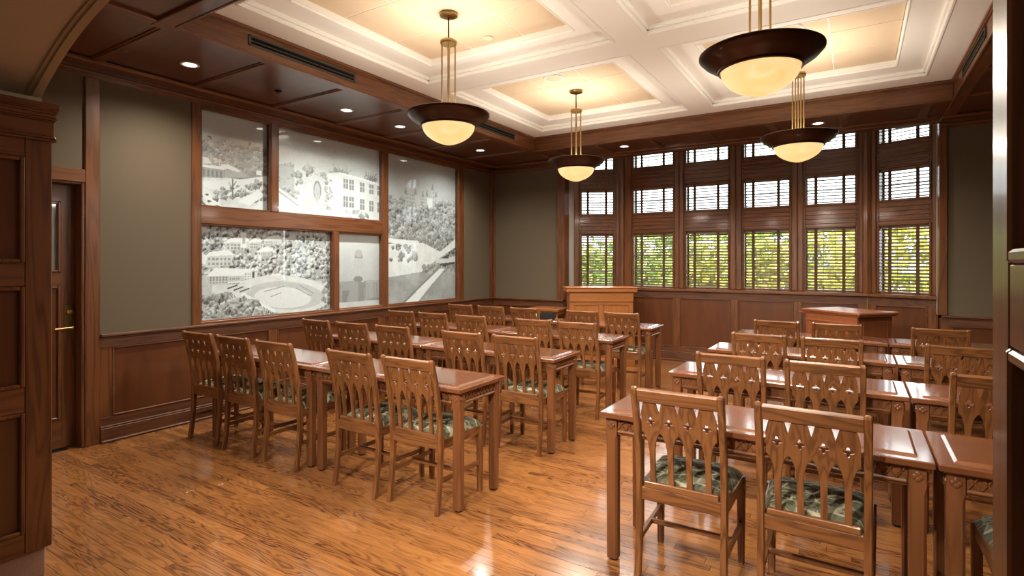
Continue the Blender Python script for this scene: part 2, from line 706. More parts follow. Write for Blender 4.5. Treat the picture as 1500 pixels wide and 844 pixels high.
# frame of the murals
FR = []
zt, zm1, zm0, zb = 2.93, 2.005, 1.838, .915
for (y0, y1, z0, z1) in ((2.711, 2.797, .875, 2.96), (3.52, 3.609, zm1, 2.96), (4.337, 4.417, .90, zm0), (5.127, 5.225, .875, 2.96), (6.728, 6.867, .875, 2.96)):
    MB().box(y0, y1, -.14, .0, z0, z1, .007, ML).build('mural_frame_upright', W('trim', 'Z'), wl)
for (y0, y1, z0, z1) in ((2.79, 5.135, zm0, zm1), (2.79, 6.735, .875, zb), (2.79, 6.735, zt, 2.97)):
    MB().box(y0, y1, -.14, -.001, z0, z1, .007, ML).build('mural_frame_rail', W('trim', 'Y'), wl)
OPEN = {'rail yard': (2.797, 3.52, zm1, zt), 'school': (3.609, 5.127, zm1, zt), 'hill': (5.225, 6.728, zb, zt),
        'stadium': (2.797, 4.337, zb, zm0), 'fountain': (4.417, 5.127, zb, zm0)}
for k, (y0, y1, z0, z1) in OPEN.items():
    q = MB()
    bead(q, y0 - .002, y1 + .002, z0 - .002, z1 + .002, -.035, -.008, .014, ML)
    q.build('mural_stop', W('trim', 'Y'), wl)

# --- back wall -----------------------------------------------------
wb = struct('wall_back')
MBk = wallM(0, YB, 1, 0, 0, -1)
for (a, b_) in ((XL - .3, -3.845), (.785, XR + .3)):
    MB().box(a, b_, -.14, -.012, .86, 3.5, 0, MBk).build('fabric_panel', M_GREEN, wb)
wainscot(wb, MBk, XL, -3.86, [], .865, .775, axis='X')
wainscot(wb, MBk, .80, XR, [1.45], .865, .775, axis='X')
MB().box(-3.975, -3.84, -.15, .012, .89, 2.96, .006, MBk).build('casing', W('trim', 'Z'), wb)
MB().box(.78, .853, -.15, .012, .89, 2.96, .006, MBk).build('casing', W('trim', 'Z'), wb)
MB().box(XL, XL + .05, -.02, .012, .87, 2.96, .004, MBk).build('corner_post', W('trim', 'Z'), wb)
for (a, b_) in ((XL, -3.84), (.78, XR)):
    MB().box(a, b_, -.14, .0, 2.955, ZS + .02, .004, MBk).box(a, b_, -.02, .022, 2.99, 3.012, .008, MBk) \
        .box(a, b_, -.02, .16, 3.035, ZS + .02, .01, MBk).build('frieze', W('trim', 'X'), wb)
MB().box(-3.84, .78, -.14, .16, ZS, ZS + .024, .006, MBk).box(-3.84, .78, -.14, .03, ZS - .012, ZS + .02, .006, MBk).build('header', W('trim', 'X'), wb)
for (a, b_) in ((XL - .3, -3.845), (.785, XR + .3)):
    MB().box(a, b_, -.14, -.036, 0, .88, 0, MBk).build('wainscot_backing', M_DARK, wb)
MB().box(XL - .3, XR + .3, -.14, -.001, ZS + .02, 3.6, 0, MBk).build('upper_wall', M_CREAM, wb)

# --- right wall ----------------------------------------------------
wr = struct('wall_right')
MR = wallM(XR, 0, 0, 1, -1, 0)
MB().box(YA - .2, 8.9, -.3, -.012, .86, 3.6, 0, MR).build('fabric_panel', M_GREEN, wr)
MB().box(YA - .2, 8.9, -.3, -.036, 0, .88, 0, MR).build('wainscot_backing', M_DARK, wr)
wainscot(wr, MR, YA, YB, [2.6, 4.2, 5.9], .865, .775, axis='Y')
MB().box(YA, YB, -.1, .0, 2.955, ZS + .02, .004, MR).box(YA, YB, -.02, .022, 2.99, 3.012, .008, MR).build('frieze', W('trim', 'Y'), wr)

# ------------------------------------------------------------------ bay window
# plan of the inner wainscot face of the bay
PA, PB, PC, PD_ = (-3.845, 7.985), (-3.17, 8.29), (.12, 8.29), (.79, 7.99)


def segM(p, q):
    d = Vector((q[0] - p[0], q[1] - p[1]))
    ln = d.length
    d /= ln
    nrm = Vector((d.y, -d.x))      # towards the room
    return wallM(p[0], p[1], d.x, d.y, nrm.x, nrm.y), ln


wbay = struct('wall_bay')
MC, LC = segM(PB, PC)
MLt, LLt = segM(PA, PB)
MRt, LRt = segM(PC, PD_)
SILL = 1.083
wainscot(wbay, MC, 0, LC, [.88, 1.70, 2.50], 1.04, .945, axis='X', cap=False)
wainscot(wbay, MLt, 0, LLt, [], 1.04, .945, axis='X', cap=False)
wainscot(wbay, MRt, 0, LRt, [], 1.04, .945, axis='X', cap=False)
for (m_, l_) in ((MC, LC), (MLt, LLt), (MRt, LRt)):
    MB().box(-.02, l_ + .02, -.30, .052, 1.04, SILL, .008, m_).build('window_sill', W('trim', 'X'), wbay)
    MB().box(.0, l_, -.32, -.036, 0, 1.05, 0, m_).build('bay_backing', M_DARK, wbay)
    MB().box(-.2, l_ + .2, -.32, -.06, 3.36, 3.62, 0, m_).build('bay_header', W('trim', 'X'), wbay)
# painted returns between wall and bay
MB().box(-3.90, -3.845, YB + .10, 7.99, .89, 3.4).build('painted_return', M_RETURN, wbay)
MB().box(.787, .85, YB + .10, 7.995, .89, 3.4).build('painted_return', M_RETURN, wbay)
MB().box(-3.93, -3.842, YB + .012, 8.0, 0, .885).build('return_wainscot', W('panel', 'Z'), wbay)
MB().box(.785, .87, YB + .012, 8.0, 0, .885).build('return_wainscot', W('panel', 'Z'), wbay)
MB().box(-4.2, 1.2, YB + .05, 8.8, 3.45, 3.6).build('bay_ceiling', W('panel', 'X'), wbay)
# corner posts
for (x, y_) in (PB, PC):
    MB().lathe([(.055, SILL), (.055, 3.4)], 8, Matrix.Translation((x + (.0), y_ + .06, 0))).build('corner_post', W('trim', 'Z'), wbay)

ZO = [(1.092, 1.932), (2.243, 2.648), (2.963, 3.33)]     # three openings one over another
# openings along each face: (frame matrix, u0, u1)
NW = -.075                                               # face of the window woodwork


def u_of(x):
    return x - PB[0]


WINS = [(MLt, .115, .640, 'left angled side of the bay'),
        (MC, u_of(-2.985), u_of(-2.362), ''), (MC, u_of(-2.165), u_of(-1.568), ''),
        (MC, u_of(-1.352), u_of(-.774), ''), (MC, u_of(-.574), u_of(.0), ''),
        (MRt, .105, .640, 'right angled side of the bay')]
SPAN = [(MLt, 0, LLt), (MC, u_of(-3.17), u_of(-2.263)), (MC, u_of(-2.263), u_of(-1.46)), (MC, u_of(-1.46), u_of(-.674)),
        (MC, u_of(-.674), LC), (MRt, 0, LRt)]
PLACE = ['the left angled side', 'the first front window', 'the second front window', 'the third front window', 'the fourth front window',
         'the right angled side']
LEVEL = ['lower', 'middle', 'top']
slat_cache = {}
for wi, ((m_, u0, u1, _t), (_m, s0, s1)) in enumerate(zip(WINS, SPAN)):
    win = struct('window_%d' % (wi + 1))
    tz, txx = W('trim', 'Z'), W('trim', 'X')
    f_ = NW
    # uprights left and right
    MB().box(s0, u0, -.22, f_, SILL, 3.40, .006, m_).build('window_upright', tz, win)
    MB().box(u1, s1, -.22, f_, SILL, 3.40, .006, m_).build('window_upright', tz, win)
    # raised pilaster strips on the uprights (proud of the transoms)
    for (a, b_) in ((s0, u0 - .028), (u1 + .028, s1)):
        if b_ - a > .02:
            MB().box(a, b_, f_ - .005, f_ + .022, SILL, 3.38, .010, m_).build('mullion_strip', tz, win)
    zz = [SILL] + [v for p in ZO for v in p] + [3.40]
    for k in range(0, len(zz), 2):
        a, b_ = zz[k], zz[k + 1]
        if b_ - a < .005:
            continue
        q = MB().box(u0, u1, -.22, f_ - .001, a, b_, .004, m_)
        if k in (2, 4):                                   # reeded transoms
            h = (b_ - a)
            for t_ in (.22, .42, .60, .78):
                q.box(u0 - .02, u1 + .02, f_ - .004, f_ + .010, a + h * t_ - .014, a + h * t_ + .014, .007, m_)
        q.build('transom', txx, win)
    for (z0, z1) in ZO:
        q = MB()                                          # splayed stop mould round each opening
        w_ = .022
        for (a, b_, c, d) in ((u0 - w_, u0 + .004, z0 - w_, z1 + w_), (u1 - .004, u1 + w_, z0 - w_, z1 + w_)):
            q.box(a, b_, f_ - .02, f_ + .014, max(c, SILL), d, .009, m_)
        for (c, d) in ((z1 - .004, z1 + w_),) + (((z0 - w_, z0 + .004),) if z0 > 1.2 else ()):
            q.box(u0, u1, f_ - .02, f_ + .013, c, d, .009, m_)
        q.build('stop_moulding', txx, win)
        MB().box(u0 - .01, u1 + .01, -.202, -.196, z0 - .01, z1 + .01, 0, m_).build('pane', M_GLASS, win)
        # sash with a meeting rail and glazing bar
        q = MB()
        q.box(u0, u0 + .014, -.215, -.185, z0, z1, .003, m_).box(u1 - .014, u1, -.215, -.185, z0, z1, .003, m_)
        q.box(u0, u1, -.215, -.185, z0, z0 + .012, .003, m_).box(u0, u1, -.215, -.185, z1 - .012, z1, .003, m_)
        if z1 - z0 > .6:
            for t_ in (.28, .58):
                q.box(u0, u1, -.207, -.190, z0 + (z1 - z0) * t_ - .006, z0 + (z1 - z0) * t_ + .006, .002, m_)
        else:
            q.box(u0, u1, -.207, -.190, (z0 + z1) / 2 - .006, (z0 + z1) / 2 + .006, .002, m_)
        q.build('sash', M_BRONZE, win)
    # venetian blinds, one in each opening
    for li, (z0, z1) in enumerate(ZO):
        wdt = u1 - u0 - .012
        loc = m_ @ Vector(((u0 + u1) / 2, -.125, z0))
        rz = math.atan2(m_[1][0], m_[0][0])
        bl = empty('venetian_blind', loc, rz)
        tag(bl, '%s wooden venetian blind with open slats in %s of the bay window' % (LEVEL[li], PLACE[wi]), 'blind',
            None)
        key = round(wdt, 3)
        if key not in slat_cache:
            slat_cache[key] = MB().box(-wdt / 2, wdt / 2, -.025, .025, -.0019, .0019, .001).mesh('slat', M_SLAT)
        zloc = .035
        hgt = z1 - z0
        while zloc < hgt - .03:
            o = inst(slat_cache[key], 'slat', bl, loc=(0, 0, zloc))
            o.rotation_euler = (math.radians(25), 0, 0)
            zloc += .042
        MB().box(-wdt / 2, wdt / 2, -.026, .026, .001, .018, .003).build('bottom_rail', M_SLAT, bl)
        MB().box(-wdt / 2, wdt / 2, -.028, .028, hgt - .035, hgt - .001, .003).build('head_rail', M_SLAT, bl)
        for t_ in (-.30, .27):
            MB().box(wdt * t_ - .019, wdt * t_ + .019, -.0285, -.0272, .005, hgt - .01).build('ladder_tape', M_TAPE, bl)
        for t_ in (-.14, .10):
            MB().tube((wdt * t_, -.027, .01), (wdt * t_, -.027, hgt - .02), .0022, 5).build('lift_cord', M_TAPE, bl)

# ------------------------------------------------------------------ ceiling: plaster coffers, tiles, beams, wooden soffits
ceil = struct('ceiling')
MB().box(XL - .3, XR + .3, YA - .1, 8.9, 3.62, 3.75).build('roof_slab', M_DARK, ceil)
CXs = [(-3.617, -1.637), (-1.395, .575)]
CYs = [(2.17, 4.185), (4.487, 6.50)]
pl = MB()
ev = .0
# flat ribs between coffers
pl.box(BX0, CXs[0][0], BY0, BY1, ZC, ZC + .3)
pl.box(CXs[0][1], CXs[1][0], BY0, BY1, ZC, ZC + .3)
pl.box(CXs[1][1], BX1, BY0, BY1, ZC, ZC + .3)
for (a, b_) in CXs:
    for (c, d) in ((BY0, CYs[0][0]), (CYs[0][1], CYs[1][0]), (CYs[1][1], BY1)):
        pl.box(a, b_, c, d, ZC, ZC + .3)
pl.build('plaster_coffers', M_CREAM, ceil)
INS = .26
for ci, (a, b_) in enumerate(CXs):
    for ri, (c, d) in enumerate(CYs):
        q = MB()
        z0, z1 = ZC + .062, ZC + .12
        a2, b2, c2, d2 = a + INS, b_ - INS, c + INS, d - INS
        q.box(a, a2, c, d, z0, z1 + .1).box(b2, b_, c, d, z0, z1 + .1).box(a2, b2, c, c2, z0, z1 + .1).box(a2, b2, d2, d, z0, z1 + .1)
        # stepped edge mouldings
        for (o_, zz0, zz1, w_) in ((0, ZC - .004, ZC + .03, .022), (0, ZC + .03, z0 + .002, .040), (INS, z0 - .004, z0 + .022, .018)):
            A, B_, C_, D_ = a + o_, b_ - o_, c + o_, d - o_
            if o_ == 0:
                q.box(A - .004, A + w_, C_, D_, zz0, zz1, .006).box(B_ - w_, B_ + .004, C_, D_, zz0, zz1, .006)
                q.box(A, B_, C_ - .004, C_ + w_, zz0, zz1, .006).box(A, B_, D_ - w_, D_ + .004, zz0, zz1, .006)
            else:
                q.box(A - w_, A + .002, C_ - w_, D_ + w_, zz0, zz1, .006).box(B_ - .002, B_ + w_, C_ - w_, D_ + w_, zz0, zz1, .006)
                q.box(A, B_, C_ - w_, C_ + .002, zz0, zz1, .006).box(A, B_, D_ - .002, D_ + w_, zz0, zz1, .006)
        q.build('coffer_moulding', M_CREAM, ceil)
        w3, h3 = (b2 - a2), (d2 - c2)
        xs = [a2, a2 + w3 * .328, a2 + w3 * .69, b2] if ci == 0 else [a2, a2 + w3 * .33, a2 + w3 * .655, b2]
        ys = [c2, c2 + h3 * .318, c2 + h3 * .69, d2]
        for i in range(3):
            for j in range(3):
                g = .004
                MB().box(xs[i] + g, xs[i + 1] - g, ys[j] + g, ys[j + 1] - g, z1 - .002, z1 + .02, .002).build('ceiling_tile', M_TILE, ceil)
        q = MB()
        for v in xs[1:3]:
            q.box(v - .010, v + .010, c2, d2, z1 + .001, z1 + .015)
        for v in ys[1:3]:
            q.box(a2, b2, v - .010, v + .010, z1 + .0012, z1 + .014)
        q.build('tile_grid', M_GRID, ceil)

# wooden beams round the plaster field
t = .11
for (nm, x0, x1, y0, y1, ax) in (('left', BX0 - t, BX0, BY0 - t, BY1 + t, 'Y'), ('right', BX1, BX1 + t, BY0 - t, BY1 + t, 'Y'),
                                 ('back', BX0, BX1, BY1, BY1 + t, 'X'), ('front', BX0, BX1, BY0 - t, BY0, 'X')):
    q = MB().box(x0, x1, y0, y1, ZS, ZC + .3, .004)
    e = .014
    # crown strip below the plaster and bead at the lower edge
    if nm == 'left':
        q.box(x1 - .01, x1 + .02, y0 + t, y1 - t, ZC - .030, ZC + .001, .006).box(x1 - .01, x1 + .012, y0 + t, y1 - t, ZC - .045, ZC - .030, .004).box(x1 - .01, x1 + .010, y0 + t, y1 - t, ZS - .006, ZS + .012, .005)
    if nm == 'right':
        q.box(x0 - .02, x0 + .01, y0 + t, y1 - t, ZC - .030, ZC + .001, .006).box(x0 - .012, x0 + .01, y0 + t, y1 - t, ZC - .045, ZC - .030, .004).box(x0 - .010, x0 + .01, y0 + t, y1 - t, ZS - .006, ZS + .012, .005)
    if nm == 'back':
        q.box(x0, x1, y0 - .02, y0 + .01, ZC - .030, ZC + .001, .006).box(x0, x1, y0 - .012, y0 + .01, ZC - .045, ZC - .030, .004).box(x0, x1, y0 - .010, y0 + .01, ZS - .006, ZS + .012, .005)
    if nm == 'front':
        q.box(x0, x1, y1 - .01, y1 + .02, ZC - .030, ZC + .001, .006).box(x0, x1, y1 - .01, y1 + .010, ZS - .006, ZS + .012, .005)
    q.build('beam', W('trim', ax), ceil)

ZP = ZS + .022                                        # face of the soffit panels
ribsY = [YA, 1.91, 2.68, 3.46, 4.27, 5.06, 5.85, 6.74, YB]
ribsX = [-3.87, -3.35, -2.99 + .0, -2.27, -1.55, -.83, -.11, .80]


def soffit(x0, x1, y0, y1, ribs, along):
    """panels between ribs; along = axis along which the ribs are spaced"""
    for i in range(len(ribs) - 1):
        a, b_ = ribs[i], ribs[i + 1]
        if along == 'Y':
            MB().box(x0, x1, a, b_, ZP, ZP + .02).build('soffit_panel', W('panel', 'X'), ceil)
        else:
            MB().box(a, b_, y0, y1, ZP, ZP + .02).build('soffit_panel', W('panel', 'X'), ceil)
    for r_ in ribs[1:-1]:
        q = MB()
        if along == 'Y':
            q.box(x0, x1, r_ - .035, r_ + .035, ZS + .004, ZP + .001, .004).box(x0, x1, r_ - .05, r_ + .05, ZS + .013, ZP + .001, .004)
            q.build('soffit_rib', W('trim', 'X'), ceil)
        else:
            q.box(r_ - .035, r_ + .035, y0, y1, ZS + .004, ZP + .001, .004).box(r_ - .05, r_ + .05, y0, y1, ZS + .013, ZP + .001, .004)
            q.build('soffit_rib', W('trim', 'Y'), ceil)


soffit(XL, BX0 - t, YA, YB, ribsY, 'Y')
soffit(BX1 + t, XR, YA, YB, ribsY, 'Y')
soffit(BX0 - t, BX1 + t, BY1 + t, YB, [BX0 - t, -3.62, -2.99, -2.27, -1.55, -.83, -.11, .62, BX1 + t], 'X')
soffit(BX0 - t, BX1 + t, YA, BY0 - t, [BX0 - t, -2.99, -2.27, -1.55, -.83, -.11, BX1 + t], 'X')
# beams carried through to the walls
for x in (BX0 - t / 2, BX1 + t / 2):
    MB().box(x - t / 2, x + t / 2, BY1 + t, YB, ZS + .002, ZP + .01, .004).build('soffit_rib', W('trim', 'Y'), ceil)
    MB().box(x - t / 2, x + t / 2, YA, BY0 - t, ZS + .002, ZP + .01, .004).build('soffit_rib', W('trim', 'Y'), ceil)

# ------------------------------------------------------------------ arched entry (the camera looks through it)
we = struct('wall_entry')
JL, JR = -3.20, .165
Y0E = .30
tz = W('trim', 'Z')


def jamb(M, sgn):
    """M: local x runs from the room edge back towards the hall, local y out of the jamb"""
    ln = YA - Y0E
    MB().box(0, ln, -.5, -.03, .143, 2.04, 0, M).build('jamb_core', W('panel', 'Z'), we)
    MB().box(.016, ln, -.5, -.028, 0, .143, .006, M).build('plinth', M_STONE, we)
    MB().box(0, .102, -.4, 0, .143, 2.04, .005, M).build('jamb_stile', tz, we)
    MB().box(ln - .102, ln, -.4, 0, .143, 2.04, .005, M).build('jamb_stile', tz, we)
    zs = [.143, .237, .787, .902, 1.361, 1.47, 1.951, 2.04]
    for k in range(0, 8, 2):
        MB().box(.10, ln - .10, -.4, -.0008, zs[k], zs[k + 1], .004, M).build('jamb_rail', W('trim', 'Y'), we)
    for k in range(1, 7, 2):
        p = MB().box(.10, ln - .10, -.04, -.018, zs[k], zs[k + 1], 0, M).build('panel', W('panel', 'Z'), we)
        q = MB()
        bead(q, .10, ln - .10, zs[k], zs[k + 1], -.02, .004, .017, M)
        q.build('panel_moulding', W('trim', 'Z'), p)
    q = MB()
    for (z0, z1, p_) in ((2.036, 2.047, .030), (2.047, 2.060, .024), (2.06, 2.13, .012), (2.13, 2.137, .024), (2.137, 2.146, .036), (2.146, 2.165, .026),
                         (2.165, 2.178, .036), (2.178, 2.186, .044), (2.186, 2.212, .052)):
        q.box(-p_ * .45, ln, -.5, p_ * .45, z0, z1, .003, M)
    q.build('capital', W('trim', 'Y'), we)


jamb(wallM(JL, YA, 0, -1, 1, 0), 1)
jamb(wallM(JR, YA, 0, -1, -1, 0), -1)
AC, AH, AR, AZ = -1.5175, 1.870, .375, 2.262


def arch_pts(off=0.0, n=48):
    pts = []
    for i in range(n + 1):
        u = -1 + 2 * i / n
        u = math.copysign(1 - (1 - abs(u)) ** 1.25, u)
        zz_ = AZ + AR * (1 - abs(u) ** 3.2)
        pts.append((AC + u * (AH + off), zz_ + off))
    return pts


ap = arch_pts()
outer = [(XL - .2, 3.2), (XL - .2, AZ)] + ap + [(XR + .2, AZ), (XR + .2, 3.2)]
MB().poly(outer, Y0E, YA - .002).build('arch_wall', M_BEIGE, we)
MB().box(XL - .2, JL - .12, Y0E, YA - .002, 0, AZ).box(JR + .12, XR + .2, Y0E, YA - .002, 0, AZ).build('entry_wall', M_BEIGE, we)
for (a, b_) in ((AC - AH - .25, AC - AH + .004), (AC + AH - .004, AC + AH + .25)):
    MB().box(a, b_, Y0E, YA + .012, 2.210, AZ + .002, .003).build('impost', M_CREAM, we)
# moulded edge of the arch
bandm = MB()
i0, i1 = arch_pts(-.010), arch_pts(.08)
bandm.poly(i0 + i1[::-1], YA - .050, YA + .004)
i0 = arch_pts(-.018)
bandm.poly(i0 + i1[::-1], YA - .034, YA - .010)
bandm.build('arch_moulding', plain('arch_moulding_paint', (.40, .33, .22), rough=.5), we)

# hall behind the camera
hall = struct('wall_hall')
MB().box(-4.6, -4.4, -2.2, Y0E, 0, 3.1).build('hall_side', M_BEIGE, hall)
MB().box(1.5, 1.7, -2.2, Y0E, 0, 3.1).build('hall_side', M_BEIGE, hall)
MB().box(-4.6, 1.7, -2.4, -2.2, 0, 3.1).build('hall_end', M_BEIGE, hall)
MB().box(-4.6, 1.7, -2.4, Y0E + .02, 3.05, 3.2).build('hall_ceiling', M_CREAM, hall)
MB().box(-4.6, 1.7, -2.4, Y0E, -.1, 0).build('hall_floor', M_STONE, hall)

# ------------------------------------------------------------------ door on the left wall
dr = struct('door_1')
MD = wallM(XL, 0, 0, 1, 1, 0)
D1 = 1.88
MB().box(.62, D1 + .005, -.16, .014, 2.115, 2.21, .006, MD).box(.62, D1, -.02, .022, 2.105, 2.12, .005, MD).build('door_head_casing', W('trim', 'Y'), dr)
MB().box(D1 - .022, D1, -.16, .004, 0, 2.115, .005, MD).build('door_jamb', tz, dr)
MB().box(.62, D1 - .02, -.16, .0, 2.09, 2.115, .004, MD).build('door_jamb', W('trim', 'Y'), dr)
a, b_ = 1.04, D1 - .022
lo, hi = -.150, -.112
MB().box(b_ - .095, b_, lo, hi, .006, 2.09, .003, MD).build('door_stile', tz, dr)
MB().box(a, a + .12, lo, hi, .006, 2.09, .003, MD).build('door_stile', tz, dr)
for (z0, z1) in ((.006, .235), (1.285, 1.395), (1.950, 2.09)):
    MB().box(a + .11, b_ - .09, lo, hi - .0005, z0, z1, .003, MD).build('door_rail', W('trim', 'Y'), dr)
MB().box(a + .11, b_ - .09, lo + .01, hi - .014, .23, 1.29, 0, MD).build('door_panel', W('panel', 'Z'), dr)
q = MB()
bead(q, a + .12, b_ - .095, .235, 1.285, hi - .014, hi + .006, .018, MD)
bead(q, a + .12, b_ - .095, 1.395, 1.95, hi - .014, hi + .006, .018, MD)
q.build('door_moulding', tz, dr)
g = MB().box(a + .115, b_ - .09, lo + .012, lo + .018, 1.39, 1.955, 0, MD).build('door_glass', plain('grey_door_glass', (.20, .205, .20), rough=.06, coat=1.0), dr)
plate = MB().box(b_ - .074, b_ - .014, hi - .002, hi + .006, .915, 1.135, .002, MD).build('lock_plate', plain('dark_brass_plate', (.17, .105, .04), rough=.35, metal=.9), dr)
MR90 = MD @ Matrix.Translation((b_ - .038, hi + .005, 1.08)) @ Matrix.Rotation(-PI / 2, 4, 'X')
MB().lathe([(.022, 0), (.024, .012), (.018, .02), (.006, .024)], 16, MR90).build('lock_cylinder', M_BRASS, plate, True)
q = MB().lathe([(.014, 0), (.012, .04), (.012, .052)], 12, MD @ Matrix.Translation((b_ - .04, hi + .005, .955)) @ Matrix.Rotation(-PI / 2, 4, 'X'))
q.tube((b_ - .03, hi + .05, .957), (b_ - .15, hi + .055, .950), .009, 10, MD)
q.build('lever_handle', M_BRASS, plate, True)


# ------------------------------------------------------------------ murals (flat black-and-white prints on glass)
class Pic:
    def __init__(self, w, h, seed, asp):
        self.w, self.h = w, h
        self.asp = asp
        xs = (np.arange(w) + .5) / w
        ys = (np.arange(h) + .5) / h
        self.X, self.Y = np.meshgrid(xs, ys)
        self.a = np.full((h, w), .7)
        self.rng = np.random.RandomState(seed)
        self.n1 = self.noise(46, 46 / asp, 2) - .5
        self.n2 = self.noise(75, 75 / asp, 2) - .5

    def noise(self, fx, fy, oct_=4, gain=.55):
        out_ = np.zeros((self.h, self.w))
        amp, tot = 1.0, 0.0
        for o_ in range(oct_):
            gx, gy = int(fx * 2 ** o_) + 2, int(fy * 2 ** o_) + 2
            g_ = self.rng.rand(gy + 1, gx + 1)
            u = self.X * fx * 2 ** o_
            v = self.Y * fy * 2 ** o_
            i, j = np.clip(u.astype(int), 0, gx - 1), np.clip(v.astype(int), 0, gy - 1)
            fu, fv = u - i, v - j
            fu, fv = fu * fu * (3 - 2 * fu), fv * fv * (3 - 2 * fv)
            n_ = (g_[j, i] * (1 - fu) + g_[j, i + 1] * fu) * (1 - fv) + (g_[j + 1, i] * (1 - fu) + g_[j + 1, i + 1] * fu) * fv
            out_ += n_ * amp
            tot += amp
            amp *= gain
        return out_ / tot

    def mask(self, pts):
        m_ = np.zeros((self.h, self.w), bool)
        n = len(pts)
        for i in range(n):
            (x0, y0), (x1, y1) = pts[i], pts[(i + 1) % n]
            if y0 == y1:
                continue
            c_ = ((self.Y < y0) != (self.Y < y1)) & (self.X < (x1 - x0) * (self.Y - y0) / (y1 - y0) + x0)
            m_ ^= c_
        return m_

    def fill(self, pts, v, tex=0.0):
        m_ = self.mask(pts)
        self.a[m_] = v + (tex * (self.noise(30, 30, 3)[m_] - .5) if tex else 0)

    def rect(self, x0, y0, x1, y1, v):
        m_ = (self.X >= x0) & (self.X < x1) & (self.Y >= y0) & (self.Y < y1)
        self.a[m_] = v

    def line(self, p, q_, wd, v):
        dx, dy = (q_[0] - p[0]) * self.asp, q_[1] - p[1]
        ln = math.hypot(dx, dy)
        ax_, ay = (self.X - p[0]) * self.asp, self.Y - p[1]
        t_ = np.clip((ax_ * dx + ay * dy) / (ln * ln), 0, 1)
        d_ = np.hypot(ax_ - t_ * dx, ay - t_ * dy)
        self.a[d_ < wd] = v

    def tree(self, x, y, r, dark=.25, light=.75):
        dx, dy = (self.X - x) * self.asp, self.Y - y
        d_ = np.hypot(dx, dy) + self.n1 * r * 1.3
        m_ = d_ < r
        sh = .5 + .5 * (-(dx) * .5 + dy) / r
        self.a[m_] = (dark + (light - dark) * np.clip(sh * .75 + .12 + self.n2 * .9, 0, 1))[m_]

    def forest(self, n, x0, x1, y0, y1, r0, r1, dark=.25, light=.78, clip=None):
        pts = [(self.rng.uniform(x0, x1), self.rng.uniform(y0, y1)) for _ in range(n)]
        pts.sort(key=lambda p: -p[1])
        for (x, y_) in pts:
            if clip and not clip(x, y_):
                continue
            d_ = dark + self.rng.uniform(-.1, .1)
            self.tree(x, y_, self.rng.uniform(r0, r1), d_, light + self.rng.uniform(-.12, .1))

    def windows(self, x0, y0, x1, y1, nx, ny, v, fx=.55, fy=.6):
        for i in range(nx):
            for j in range(ny):
                cx, cy = x0 + (x1 - x0) * (i + .5) / nx, y0 + (y1 - y0) * (j + .5) / ny
                wx, wy = (x1 - x0) / nx * fx / 2, (y1 - y0) / ny * fy / 2
                self.rect(cx - wx, cy - wy, cx + wx, cy + wy, v)


def pic_rail():
    p = Pic(110, 160, 1, .72)
    p.a = .50 + .12 * p.Y + .1 * p.noise(3, 3)
    hz = .70 + .06 * p.noise(5, 1) - .03
    m_ = p.Y < hz
    p.a[m_] = (.52 + .26 * (p.noise(14, 18, 4) - .5))[m_]
    p.rect(.02, .69, .04, .72, .3); p.rect(.14, .70, .2, .735, .32); p.rect(.70, .69, .75, .75, .42)
    p.forest(140, 0, 1, .44, .70, .015, .045, .36, .68)
    p.a[p.Y < .34] = (.80 + .22 * (p.noise(12, 12, 4) - .5))[p.Y < .34]
    p.fill([(0, .30), (0, .46), (.36, .44), (.38, .33)], .55, .1)
    p.fill([(0, .43), (0, .52), (.16, .51), (.2, .46)], .78)
    p.fill([(0, .43), (.36, .45), (.42, .43), (.36, .415), (0, .41)], .86)
    p.windows(.02, .32, .35, .40, 6, 1, .42, .5, .9)
    p.fill([(.38, .34), (.38, .42), (.6, .42), (.72, .38), (.6, .36)], .60, .1)
    p.fill([(.3, .46), (.42, .48), (.60, .43), (.56, .41), (.40, .43)], .88)
    p.rect(.82, .41, .90, .46, .85)
    p.fill([(.04, .27), (.5, .32), (1, .42), (1, .33), (.7, .27), (.3, .18), (.1, .22)], .90, .05)
    p.forest(110, .25, 1, .10, .34, .01, .03, .28, .72, lambda x, y_: y_ < .12 + .27 * x and y_ > .0 + .2 * x - .04)
    p.fill([(.55, .10), (.85, .25), (.95, .2), (.72, .07)], .93, .05)
    p.line((.42, .16), (.6, .26), .012, .9)
    for k in range(7):
        p.line((-.02 + k * .09, .17 - k * .048), (.06 + k * .09, .21 - k * .048 - .02), .011, .28)
    p.line((0, .17), (.48, -.02), .012, .92); p.line((0, .06), (.2, -.02), .012, .92)
    for k in range(5):
        p.line((0 + k * .07, .11 - k * .04), (.05 + k * .07, .07 - k * .04), .009, .32)
    p.line((.48, .15), (.48, .33), .006, .35); p.line((.48, .25), (.53, .31), .004, .35); p.line((.48, .22), (.43, .29), .004, .35)
    return p


